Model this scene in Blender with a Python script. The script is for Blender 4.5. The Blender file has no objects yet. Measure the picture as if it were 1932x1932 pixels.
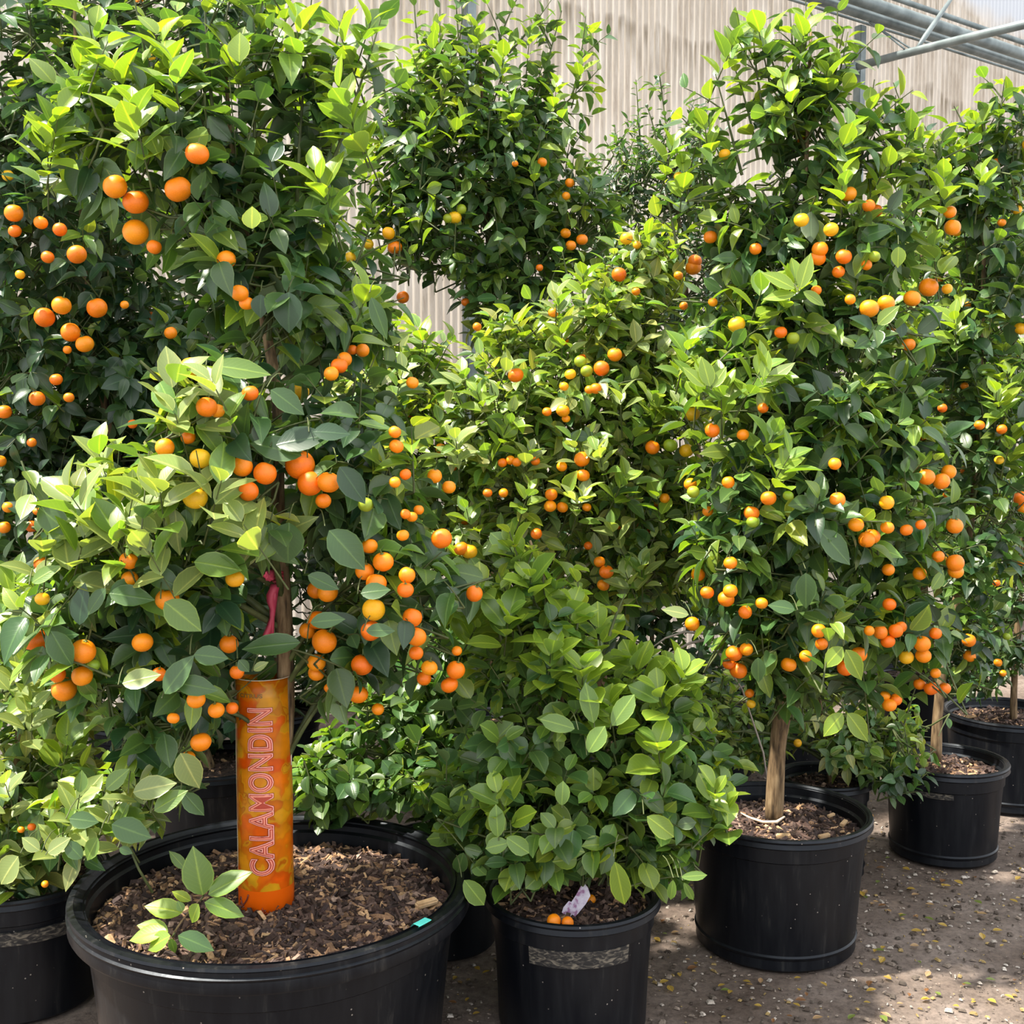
import bpy, bmesh, math, random
import numpy as np
from mathutils import Vector, Matrix

SC = bpy.context.scene
COL = SC.collection
rnd = random.Random(7)
rng = np.random.default_rng(7)

# ------------------------------------------------------------------ camera
F = 2200.0
PITCH = math.radians(4.18)
CAM = np.array([0.0, 0.0, 1.5])
cd = bpy.data.cameras.new('camera')
cam = bpy.data.objects.new('camera', cd)
COL.objects.link(cam)
cam.location = CAM
cam.rotation_euler = (math.radians(90) - PITCH, 0, 0)
cd.sensor_width = 36.0
cd.lens = F * 36.0 / 1932.0
cd.clip_start = 0.05
cd.clip_end = 200
SC.camera = cam

# ------------------------------------------------------------------ light
world = bpy.data.worlds.new('daylight')
SC.world = world
world.use_nodes = True
bg = world.node_tree.nodes['Background']
bg.inputs['Color'].default_value = (0.97, 0.985, 1.0, 1)
bg.inputs['Strength'].default_value = 1.55
sd = bpy.data.lights.new('sun', 'SUN')
sd.energy = 9.5
sd.angle = math.radians(2.0)
sd.color = (1.0, 0.93, 0.80)
sun = bpy.data.objects.new('sun', sd)
COL.objects.link(sun)
SUNV = Vector((-0.46, -0.10, 0.86)).normalized()      # towards the sun
sun.rotation_euler = SUNV.to_track_quat('Z', 'Y').to_euler()
SC.view_settings.view_transform = 'Standard'
SC.view_settings.look = 'None'
SC.view_settings.gamma = 1.0
SC.view_settings.use_curve_mapping = False
SC.view_settings.exposure = 0.5

CP, SP = math.cos(PITCH), math.sin(PITCH)
FW = np.array([0, CP, -SP]); UP = np.array([0, SP, CP]); RT = np.array([1.0, 0, 0])


def P(px, py, Y):
    """world point at depth Y seen at photo position (px, py)"""
    d = FW + RT * ((px - 966) / F) + UP * ((966 - py) / F)
    return CAM + d * (Y / d[1])


def proj(p):
    q = np.asarray(p) - CAM
    dz = q @ FW
    return 966 + F * (q @ RT) / dz, 966 - F * (q @ UP) / dz


# ------------------------------------------------------------------ materials
def new_mat(name):
    m = bpy.data.materials.new(name)
    m.use_nodes = True
    nt = m.node_tree
    b = nt.nodes['Principled BSDF']
    return m, nt, b


def nd(nt, t, **kw):
    n = nt.nodes.new(t)
    for k, v in kw.items():
        setattr(n, k, v)
    return n


def ramp(nt, stops, interp='LINEAR'):
    r = nd(nt, 'ShaderNodeValToRGB')
    r.color_ramp.interpolation = interp
    e = r.color_ramp.elements
    while len(e) > 1:
        e.remove(e[-1])
    e[0].position = stops[0][0]
    e[0].color = (*stops[0][1], 1)
    for p, c in stops[1:]:
        x = e.new(p)
        x.color = (*c, 1)
    return r


def leaf_material():
    m, nt, b = new_mat('citrus_leaf')
    L = nt.links
    at = nd(nt, 'ShaderNodeAttribute', attribute_name='col')
    uv = nd(nt, 'ShaderNodeUVMap', uv_map='uv')
    sep = nd(nt, 'ShaderNodeSeparateXYZ')
    L.new(uv.outputs[0], sep.inputs[0])
    au = nd(nt, 'ShaderNodeMath', operation='SUBTRACT'); L.new(sep.outputs[0], au.inputs[0]); au.inputs[1].default_value = 0.5
    ab = nd(nt, 'ShaderNodeMath', operation='ABSOLUTE'); L.new(au.outputs[0], ab.inputs[0])
    # pale midrib, thin pale margin
    rm = ramp(nt, [(0.0, (1, 1, 1)), (0.045, (0.15, 0.15, 0.15)), (0.08, (0, 0, 0)), (0.44, (0, 0, 0)), (0.5, (0.75, 0.75, 0.75))])
    L.new(ab.outputs[0], rm.inputs[0])
    # side veins: stripes along v skewed by |u|
    k = nd(nt, 'ShaderNodeMath', operation='MULTIPLY_ADD'); L.new(ab.outputs[0], k.inputs[0]); k.inputs[1].default_value = -0.55; L.new(sep.outputs[1], k.inputs[2])
    k2 = nd(nt, 'ShaderNodeMath', operation='MULTIPLY'); L.new(k.outputs[0], k2.inputs[0]); k2.inputs[1].default_value = 62.0
    sn = nd(nt, 'ShaderNodeMath', operation='SINE'); L.new(k2.outputs[0], sn.inputs[0])
    vr = ramp(nt, [(0.80, (0, 0, 0)), (1.0, (0.12, 0.12, 0.12))]); L.new(sn.outputs[0], vr.inputs[0])
    ad = nd(nt, 'ShaderNodeMixRGB', blend_type='ADD'); ad.inputs[0].default_value = 1
    L.new(rm.outputs[0], ad.inputs[1]); L.new(vr.outputs[0], ad.inputs[2])
    hl = nd(nt, 'ShaderNodeMixRGB', blend_type='MIX')
    br = nd(nt, 'ShaderNodeMixRGB', blend_type='MULTIPLY'); br.inputs[0].default_value = 1
    L.new(at.outputs[0], br.inputs[1]); br.inputs[2].default_value = (2.6, 2.1, 2.0, 1)
    sm = nd(nt, 'ShaderNodeMath', operation='MULTIPLY'); L.new(ad.outputs[0], sm.inputs[0]); sm.inputs[1].default_value = 0.75
    L.new(sm.outputs[0], hl.inputs[0]); L.new(at.outputs[0], hl.inputs[1]); L.new(br.outputs[0], hl.inputs[2])
    # pale underside
    geo = nd(nt, 'ShaderNodeNewGeometry')
    bk = nd(nt, 'ShaderNodeMixRGB', blend_type='MIX')
    und = nd(nt, 'ShaderNodeMixRGB', blend_type='ADD'); und.inputs[0].default_value = 1
    L.new(hl.outputs[0], und.inputs[1]); und.inputs[2].default_value = (0.06, 0.075, 0.04, 1)
    L.new(geo.outputs['Backfacing'], bk.inputs[0]); L.new(hl.outputs[0], bk.inputs[1]); L.new(und.outputs[0], bk.inputs[2])
    L.new(bk.outputs[0], b.inputs['Base Color'])
    b.inputs['Roughness'].default_value = 0.36
    b.inputs['Specular IOR Level'].default_value = 0.62
    # light through the blade
    tr = nd(nt, 'ShaderNodeBsdfTranslucent')
    tc = nd(nt, 'ShaderNodeMixRGB', blend_type='MULTIPLY'); tc.inputs[0].default_value = 1
    L.new(hl.outputs[0], tc.inputs[1]); tc.inputs[2].default_value = (2.35, 2.35, 0.5, 1)
    L.new(tc.outputs[0], tr.inputs[0])
    mx = nd(nt, 'ShaderNodeMixShader'); mx.inputs[0].default_value = 0.30
    L.new(b.outputs[0], mx.inputs[1]); L.new(tr.outputs[0], mx.inputs[2])
    L.new(mx.outputs[0], nt.nodes['Material Output'].inputs[0])
    bp = nd(nt, 'ShaderNodeBump'); bp.inputs['Strength'].default_value = 0.25; bp.inputs['Distance'].default_value = 0.002
    L.new(ad.outputs[0], bp.inputs['Height']); L.new(bp.outputs[0], b.inputs['Normal'])
    return m


def noise_mat(name, stops, scale=20, rough=0.8, bump=0.3, dist=0.004, stretch=(1, 1, 1), detail=6, metallic=0.0, spec=0.4, coords='Object'):
    m, nt, b = new_mat(name)
    L = nt.links
    tc = nd(nt, 'ShaderNodeTexCoord'); mp = nd(nt, 'ShaderNodeMapping'); mp.inputs['Scale'].default_value = stretch
    L.new(tc.outputs[coords], mp.inputs[0])
    n = nd(nt, 'ShaderNodeTexNoise'); n.inputs['Scale'].default_value = scale; n.inputs['Detail'].default_value = detail
    L.new(mp.outputs[0], n.inputs['Vector'])
    r = ramp(nt, stops); L.new(n.outputs[0], r.inputs[0]); L.new(r.outputs[0], b.inputs['Base Color'])
    b.inputs['Roughness'].default_value = rough; b.inputs['Metallic'].default_value = metallic
    b.inputs['Specular IOR Level'].default_value = spec
    if bump:
        bp = nd(nt, 'ShaderNodeBump'); bp.inputs['Strength'].default_value = bump; bp.inputs['Distance'].default_value = dist
        L.new(n.outputs[0], bp.inputs['Height']); L.new(bp.outputs[0], b.inputs['Normal'])
    return m


def attr_mat(name, rough=0.8, spec=0.3):
    m, nt, b = new_mat(name)
    at = nd(nt, 'ShaderNodeAttribute', attribute_name='col')
    tc = nd(nt, 'ShaderNodeTexCoord'); n = nd(nt, 'ShaderNodeTexNoise'); n.inputs['Scale'].default_value = 160
    nt.links.new(tc.outputs['Object'], n.inputs['Vector'])
    r = ramp(nt, [(0.3, (0.65, 0.65, 0.65)), (0.7, (1.25, 1.25, 1.25))]); nt.links.new(n.outputs[0], r.inputs[0])
    mu = nd(nt, 'ShaderNodeMixRGB', blend_type='MULTIPLY'); mu.inputs[0].default_value = 1
    nt.links.new(at.outputs[0], mu.inputs[1]); nt.links.new(r.outputs[0], mu.inputs[2])
    nt.links.new(mu.outputs[0], b.inputs['Base Color'])
    b.inputs['Roughness'].default_value = rough; b.inputs['Specular IOR Level'].default_value = spec
    return m


def pot_material():
    m, nt, b = new_mat('black_nursery_plastic')
    L = nt.links
    tc = nd(nt, 'ShaderNodeTexCoord')
    mp = nd(nt, 'ShaderNodeMapping'); mp.inputs['Scale'].default_value = (1, 1, 0.12); L.new(tc.outputs['Object'], mp.inputs[0])
    n = nd(nt, 'ShaderNodeTexNoise'); n.inputs['Scale'].default_value = 26; n.inputs['Detail'].default_value = 8; n.inputs['Roughness'].default_value = .7
    L.new(mp.outputs[0], n.inputs['Vector'])
    r = ramp(nt, [(0.42, (0.0030, 0.0036, 0.0055)), (0.58, (0.0055, 0.0062, 0.008)), (0.8, (0.035, 0.033, 0.030))]); L.new(n.outputs[0], r.inputs[0])
    v = nd(nt, 'ShaderNodeTexVoronoi'); v.inputs['Scale'].default_value = 38; L.new(tc.outputs['Object'], v.inputs['Vector'])
    vr = ramp(nt, [(0.0, (1, 1, 1)), (0.055, (1, 1, 1)), (0.085, (0, 0, 0))]); L.new(v.outputs['Distance'], vr.inputs[0])
    n2 = nd(nt, 'ShaderNodeTexNoise'); n2.inputs['Scale'].default_value = 14; L.new(tc.outputs['Object'], n2.inputs['Vector'])
    nr = ramp(nt, [(0.48, (0, 0, 0)), (0.56, (0.9, 0.9, 0.9))]); L.new(n2.outputs[0], nr.inputs[0])
    mu = nd(nt, 'ShaderNodeMixRGB', blend_type='MULTIPLY'); mu.inputs[0].default_value = 1; L.new(vr.outputs[0], mu.inputs[1]); L.new(nr.outputs[0], mu.inputs[2])
    mx = nd(nt, 'ShaderNodeMixRGB'); L.new(mu.outputs[0], mx.inputs[0]); L.new(r.outputs[0], mx.inputs[1]); mx.inputs[2].default_value = (0.22, 0.20, 0.18, 1)
    L.new(mx.outputs[0], b.inputs['Base Color'])
    rr = ramp(nt, [(0.3, (0.30, 0.30, 0.30)), (0.7, (0.5, 0.5, 0.5))]); L.new(n.outputs[0], rr.inputs[0]); L.new(rr.outputs[0], b.inputs['Roughness'])
    b.inputs['Specular IOR Level'].default_value = 0.28
    b.inputs['Specular Tint'].default_value = (0.8, 0.88, 1, 1)
    bp = nd(nt, 'ShaderNodeBump'); bp.inputs['Strength'].default_value = 0.12; bp.inputs['Distance'].default_value = 0.002
    L.new(n.outputs[0], bp.inputs['Height']); L.new(bp.outputs[0], b.inputs['Normal'])
    return m


def fruit_material(name, c1, c2):
    m, nt, b = new_mat(name)
    L = nt.links
    oi = nd(nt, 'ShaderNodeObjectInfo')
    r = ramp(nt, [(0.0, c1), (1.0, c2)]); L.new(oi.outputs['Random'], r.inputs[0])
    tc = nd(nt, 'ShaderNodeTexCoord')
    n = nd(nt, 'ShaderNodeTexNoise'); n.inputs['Scale'].default_value = 260; L.new(tc.outputs['Object'], n.inputs['Vector'])
    n2 = nd(nt, 'ShaderNodeTexNoise'); n2.inputs['Scale'].default_value = 28; L.new(tc.outputs['Object'], n2.inputs['Vector'])
    r2 = ramp(nt, [(0.35, (0.85, 0.78, 0.8)), (0.7, (1.1, 1.2, 1.2))]); L.new(n2.outputs[0], r2.inputs[0])
    mu = nd(nt, 'ShaderNodeMixRGB', blend_type='MULTIPLY'); mu.inputs[0].default_value = 1; L.new(r.outputs[0], mu.inputs[1]); L.new(r2.outputs[0], mu.inputs[2])
    L.new(mu.outputs[0], b.inputs['Base Color'])
    b.inputs['Roughness'].default_value = 0.38
    b.inputs['Specular IOR Level'].default_value = 0.45
    b.inputs['Subsurface Weight'].default_value = 0.06
    b.inputs['Subsurface Radius'].default_value = (0.02, 0.008, 0.002)
    b.inputs['Subsurface Scale'].default_value = 0.6
    bp = nd(nt, 'ShaderNodeBump'); bp.inputs['Strength'].default_value = 0.25; bp.inputs['Distance'].default_value = 0.0008
    L.new(n.outputs[0], bp.inputs['Height']); L.new(bp.outputs[0], b.inputs['Normal'])
    return m


def plain(name, c, rough=0.5, metallic=0.0, spec=0.5, trans=0.0):
    m, nt, b = new_mat(name)
    b.inputs['Base Color'].default_value = (*c, 1)
    b.inputs['Roughness'].default_value = rough
    b.inputs['Metallic'].default_value = metallic
    b.inputs['Specular IOR Level'].default_value = spec
    if trans:
        t = nd(nt, 'ShaderNodeBsdfTranslucent'); t.inputs[0].default_value = (*c, 1)
        x = nd(nt, 'ShaderNodeMixShader'); x.inputs[0].default_value = trans
        nt.links.new(b.outputs[0], x.inputs[1]); nt.links.new(t.outputs[0], x.inputs[2])
        nt.links.new(x.outputs[0], nt.nodes['Material Output'].inputs[0])
    return m


M_LEAF = leaf_material()
M_POT = pot_material()
M_BARK = noise_mat('bark', [(0.34, (0.045, 0.028, 0.014)), (0.48, (0.14, 0.09, 0.045)), (0.70, (0.27, 0.19, 0.105))], 75, 0.85, 0.8, 0.006, (1, 1, 0.18))
M_TWIG = noise_mat('green_twig', [(0.3, (0.035, 0.05, 0.015)), (0.7, (0.10, 0.12, 0.04))], 30, 0.6, 0)
M_SOIL = noise_mat('dark_soil', [(0.3, (0.008, 0.005, 0.004)), (0.7, (0.05, 0.028, 0.018))], 60, 0.95, 1.0, 0.02)
M_CHIP = attr_mat('wood_chip', 0.8)
M_LITTER = attr_mat('grit', 0.85)
M_ORANGE = fruit_material('ripe_fruit_skin', (0.82, 0.15, 0.002), (0.90, 0.30, 0.004))
M_YELLOW = fruit_material('half_ripe_fruit_skin', (0.88, 0.38, 0.006), (0.80, 0.47, 0.012))
M_GREEN = fruit_material('unripe_fruit_skin', (0.30, 0.36, 0.02), (0.18, 0.30, 0.02))
M_CALYX = plain('fruit_calyx', (0.10, 0.14, 0.03), 0.6)
M_STEEL = noise_mat('galvanised_steel', [(0.3, (0.09, 0.115, 0.12)), (0.7, (0.22, 0.26, 0.265))], 8, 0.45, 0.05, 0.002, metallic=0.35)


# ------------------------------------------------------------------ object helpers
def tag(o, label=None, cat=None, group=None, kind=None):
    if label: o['label'] = label
    if cat: o['category'] = cat
    if group: o['group'] = group
    if kind: o['kind'] = kind
    return o


def empty(name, loc, label, cat, group=None, kind=None):
    o = bpy.data.objects.new(name, None)
    COL.objects.link(o)
    o.location = Vector(loc)
    o.empty_display_size = 0.05
    return tag(o, label, cat, group, kind)


def link(name, me, parent=None, loc=(0, 0, 0)):
    o = bpy.data.objects.new(name, me)
    COL.objects.link(o)
    o.location = Vector(loc)
    if parent: o.parent = parent
    return o


def mesh_np(name, verts, faces, mat, smooth=True, col=None, uv=None, origin=(0, 0, 0)):
    """faces: list of arrays (n,k); verts (N,3). col per vertex, uv per vertex."""
    me = bpy.data.meshes.new(name)
    verts = np.asarray(verts, dtype=np.float32) - np.asarray(origin, dtype=np.float32)
    me.vertices.add(len(verts)); me.vertices.foreach_set('co', verts.ravel())
    fl = [np.asarray(f, dtype=np.int32) for f in faces if len(f)]
    loops = np.concatenate([f.ravel() for f in fl])
    tot = np.concatenate([np.full(len(f), f.shape[1], dtype=np.int32) for f in fl])
    st = np.concatenate([[0], np.cumsum(tot)[:-1]]).astype(np.int32)
    me.loops.add(len(loops)); me.loops.foreach_set('vertex_index', loops)
    me.polygons.add(len(tot)); me.polygons.foreach_set('loop_start', st); me.polygons.foreach_set('loop_total', tot)
    if uv is not None:
        l = me.uv_layers.new(name='uv'); l.data.foreach_set('uv', np.asarray(uv, dtype=np.float32)[loops].ravel())
    me.update(calc_edges=True)
    if col is not None:
        a = me.color_attributes.new('col', 'FLOAT_COLOR', 'POINT')
        c = np.ones((len(verts), 4), dtype=np.float32); c[:, :3] = col
        a.data.foreach_set('color', c.ravel())
    me.polygons.foreach_set('use_smooth', np.full(len(tot), smooth, dtype=bool))
    me.materials.append(mat)
    me.validate()
    return me


class Tubes:
    def __init__(s): s.v = []; s.f = []; s.n = 0

    def add(s, pts, rad, seg=6, cap=True):
        pts = np.asarray(pts, float); k = len(pts)
        rad = np.asarray(rad, float) if np.ndim(rad) else np.full(k, rad)
        t = np.gradient(pts, axis=0); t /= np.linalg.norm(t, axis=1)[:, None] + 1e-9
        ref = np.array([0.31, 0.93, 0.2]) if abs(t[0][2]) > .7 else np.array([0.1, 0.05, 1.0])
        a = np.cross(t, ref); a /= np.linalg.norm(a, axis=1)[:, None] + 1e-9
        b = np.cross(t, a)
        an = np.arange(seg) * 2 * math.pi / seg
        ring = pts[:, None, :] + rad[:, None, None] * (a[:, None, :] * np.cos(an)[None, :, None] + b[:, None, :] * np.sin(an)[None, :, None])
        s.v.append(ring.reshape(-1, 3))
        i = np.arange(k - 1)[:, None] * seg; j = np.arange(seg)[None, :]; j2 = (j + 1) % seg
        q = np.stack([i + j, i + j2, i + seg + j2, i + seg + j], -1).reshape(-1, 4) + s.n
        s.f.append(q); s.n += k * seg
        if cap:
            s.v.append(np.array([pts[0], pts[-1]]))
            c0, c1 = s.n, s.n + 1
            base = s.n - k * seg
            jj = np.arange(seg); j3 = (jj + 1) % seg
            s.f.append(np.stack([base + j3, base + jj, np.full(seg, c0), np.full(seg, c0)], -1)[:, :3])
            e = base + (k - 1) * seg
            s.f.append(np.stack([e + jj, e + j3, np.full(seg, c1)], -1))
            s.n += 2

    def mesh(s, name, mat, origin=(0, 0, 0), smooth=True):
        return mesh_np(name, np.concatenate(s.v), s.f, mat, smooth, origin=origin)


def bez(p0, p1, sag, n=5):
    p0 = np.asarray(p0); p1 = np.asarray(p1)
    t = np.linspace(0, 1, n)[:, None]
    return p0 * (1 - t) + p1 * t + np.asarray(sag) * (4 * t * (1 - t))


def lathe(name, prof, mat, seg=96, origin=(0, 0, 0), arc=None, smooth=True):
    prof = np.asarray(prof, float)
    full = arc is None
    if full: an = np.arange(seg) * 2 * math.pi / seg
    else: an = np.linspace(arc[0], arc[1], seg)
    k = len(prof)
    v = np.stack([prof[:, 0][:, None] * np.cos(an), prof[:, 0][:, None] * np.sin(an), np.repeat(prof[:, 1][:, None], seg, 1)], -1).reshape(-1, 3)
    i = np.arange(k - 1)[:, None] * seg
    j = np.arange(seg if full else seg - 1)[None, :]; j2 = (j + 1) % seg
    q = np.stack([i + j, i + j2, i + seg + j2, i + seg + j], -1).reshape(-1, 4)
    me = mesh_np(name, v, [q], mat, smooth, origin=origin)
    if smooth: me.set_sharp_from_angle(angle=math.radians(40))
    return me


def boxm(name, size, mat, bevel=0.0):
    bm = bmesh.new(); bmesh.ops.create_cube(bm, size=1)
    bmesh.ops.scale(bm, vec=size, verts=bm.verts)
    if bevel: bmesh.ops.bevel(bm, geom=bm.edges[:], offset=bevel, segments=2, affect='EDGES')
    me = bpy.data.meshes.new(name); bm.to_mesh(me); bm.free(); me.materials.append(mat); return me


# ------------------------------------------------------------------ the setting
def ground():
    m, nt, b = new_mat('packed_dirt')
    L = nt.links
    tc = nd(nt, 'ShaderNodeTexCoord')
    n = nd(nt, 'ShaderNodeTexNoise'); n.inputs['Scale'].default_value = 2.2; n.inputs['Detail'].default_value = 10; n.inputs['Roughness'].default_value = .65
    L.new(tc.outputs['Object'], n.inputs['Vector'])
    r = ramp(nt, [(0.32, (0.085, 0.062, 0.050)), (0.5, (0.15, 0.118, 0.100)), (0.68, (0.23, 0.188, 0.165))]); L.new(n.outputs[0], r.inputs[0])
    n2 = nd(nt, 'ShaderNodeTexNoise'); n2.inputs['Scale'].default_value = 55; n2.inputs['Detail'].default_value = 8; n2.inputs['Roughness'].default_value = .75
    L.new(tc.outputs['Object'], n2.inputs['Vector'])
    r2 = ramp(nt, [(0.3, (0.45, 0.43, 0.42)), (0.5, (1, 1, 1)), (0.72, (1.5, 1.45, 1.4))]); L.new(n2.outputs[0], r2.inputs[0])
    mu = nd(nt, 'ShaderNodeMixRGB', blend_type='MULTIPLY'); mu.inputs[0].default_value = .9; L.new(r.outputs[0], mu.inputs[1]); L.new(r2.outputs[0], mu.inputs[2])
    L.new(mu.outputs[0], b.inputs['Base Color']); b.inputs['Roughness'].default_value = .9; b.inputs['Specular IOR Level'].default_value = .2
    bp = nd(nt, 'ShaderNodeBump'); bp.inputs['Strength'].default_value = 0.7; bp.inputs['Distance'].default_value = 0.012
    L.new(n2.outputs[0], bp.inputs['Height']); L.new(bp.outputs[0], b.inputs['Normal'])
    nx = 120
    xs = np.linspace(-9, 12, nx); ys = np.linspace(-4, 16, nx)
    X, Y = np.meshgrid(xs, ys)
    Z = -0.002 - 0.004 * (np.sin(X * 2.1 + Y) * np.cos(Y * 1.7 - X * .6) + 1)
    v = np.stack([X, Y, Z], -1).reshape(-1, 3)
    i = np.arange(nx - 1)[:, None] * nx; j = np.arange(nx - 1)[None, :]
    q = np.stack([i + j, i + j + 1, i + nx + j + 1, i + nx + j], -1).reshape(-1, 4)
    tag(link('floor', mesh_np('floor', v, [q], m)), 'grey brown packed dirt ground of the nursery aisle', 'ground', kind='structure')


ground()

WO = np.array([2.49, 8.5]); WD = np.array([0.812, 0.584]); WN = np.array([0.584, -0.812])   # wall line, towards camera normal


def wallpt(t, z, off=0.0):
    p = WO + WD * t + WN * off
    return np.array([p[0], p[1], z])


def wall():
    m, nt, b = new_mat('weathered_corrugated_panel')
    L = nt.links
    uv = nd(nt, 'ShaderNodeUVMap', uv_map='uv')
    mp = nd(nt, 'ShaderNodeMapping'); mp.inputs['Scale'].default_value = (1, 0.12, 1); L.new(uv.outputs[0], mp.inputs[0])
    n = nd(nt, 'ShaderNodeTexNoise'); n.inputs['Scale'].default_value = 13; n.inputs['Detail'].default_value = 7; n.inputs['Roughness'].default_value = .7
    L.new(mp.outputs[0], n.inputs['Vector'])
    r = ramp(nt, [(0.30, (0.30, 0.245, 0.19)), (0.45, (0.45, 0.395, 0.335)), (0.62, (0.55, 0.50, 0.445))]); L.new(n.outputs[0], r.inputs[0])
    # algae band in the corrugations at sheet laps
    sep = nd(nt, 'ShaderNodeSeparateXYZ'); L.new(uv.outputs[0], sep.inputs[0])
    n3 = nd(nt, 'ShaderNodeTexNoise'); n3.inputs['Scale'].default_value = 1.6; n3.inputs['Detail'].default_value = 4; L.new(uv.outputs[0], n3.inputs['Vector'])
    ad = nd(nt, 'ShaderNodeMath', operation='MULTIPLY_ADD'); L.new(n3.outputs[0], ad.inputs[0]); ad.inputs[1].default_value = 0.5; L.new(sep.outputs[1], ad.inputs[2])
    dv = nd(nt, 'ShaderNodeMath', operation='DIVIDE'); L.new(ad.outputs[0], dv.inputs[0]); dv.inputs[1].default_value = 7.0
    band = ramp(nt, [(0.50, (0, 0, 0)), (0.56, (0.5, 0.5, 0.5)), (0.60, (0.9, .9, .9)), (0.605, (0.15, .15, .15)), (0.66, (0.3, .3, .3)), (0.70, (0.8, .8, .8)), (0.705, (0, 0, 0)), (0.745, (0, 0, 0)), (0.76, (0.6, .6, .6)), (0.79, (0, 0, 0))])
    L.new(dv.outputs[0], band.inputs[0])
    n4 = nd(nt, 'ShaderNodeTexNoise'); n4.inputs['Scale'].default_value = 30; n4.inputs['Detail'].default_value = 5
    mp4 = nd(nt, 'ShaderNodeMapping'); mp4.inputs['Scale'].default_value = (1, .07, 1); L.new(uv.outputs[0], mp4.inputs[0]); L.new(mp4.outputs[0], n4.inputs['Vector'])
    r4 = ramp(nt, [(0.42, (0, 0, 0)), (0.62, (1, 1, 1))]); L.new(n4.outputs[0], r4.inputs[0])
    mk = nd(nt, 'ShaderNodeMixRGB', blend_type='MULTIPLY'); mk.inputs[0].default_value = 1; L.new(band.outputs[0], mk.inputs[1]); L.new(r4.outputs[0], mk.inputs[2])
    mx = nd(nt, 'ShaderNodeMixRGB'); L.new(mk.outputs[0], mx.inputs[0]); L.new(r.outputs[0], mx.inputs[1]); mx.inputs[2].default_value = (0.19, 0.155, 0.11, 1)
    # cleaner, bluish-white sheets above the eave pipes
    hz = ramp(nt, [(0.70, (0, 0, 0)), (0.72, (1, 1, 1))]); L.new(dv.outputs[0], hz.inputs[0])
    m2 = nd(nt, 'ShaderNodeMixRGB'); L.new(hz.outputs[0], m2.inputs[0]); L.new(mx.outputs[0], m2.inputs[1])
    cl = nd(nt, 'ShaderNodeMixRGB'); L.new(mk.outputs[0], cl.inputs[0]); cl.inputs[1].default_value = (0.44, 0.46, 0.50, 1); cl.inputs[2].default_value = (.35, .3, .24, 1)
    L.new(cl.outputs[0], m2.inputs[2])
    L.new(m2.outputs[0], b.inputs['Base Color']); b.inputs['Roughness'].default_value = .55
    tr = nd(nt, 'ShaderNodeBsdfTranslucent'); L.new(m2.outputs[0], tr.inputs[0])
    ms = nd(nt, 'ShaderNodeMixShader'); ms.inputs[0].default_value = .45
    L.new(b.outputs[0], ms.inputs[1]); L.new(tr.outputs[0], ms.inputs[2]); L.new(ms.outputs[0], nt.nodes['Material Output'].inputs[0])
    t0, t1, wl, ns = -8.5, 9.0, 0.048, 8
    k = int((t1 - t0) / wl * ns)
    t = np.linspace(t0, t1, k)
    off = 0.006 * np.sin(t / wl * 2 * math.pi)
    xy = WO[None] + WD[None] * t[:, None] + WN[None] * off[:, None]
    zs = [-0.02, 2.2, 4.25, 6.4]
    v = np.concatenate([np.column_stack([xy, np.full(k, z)]) for z in zs])
    uvs = np.concatenate([np.column_stack([t, np.full(k, z)]) for z in zs])
    q = []
    for i in range(len(zs) - 1):
        j = np.arange(k - 1)
        q.append(np.stack([i * k + j, i * k + j + 1, (i + 1) * k + j + 1, (i + 1) * k + j], -1))
    tag(link('wall_back', mesh_np('wall_back', v, q, m, uv=uvs)), 'tall wall of weathered translucent corrugated sheets behind the trees', 'wall', kind='structure')


wall()


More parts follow.
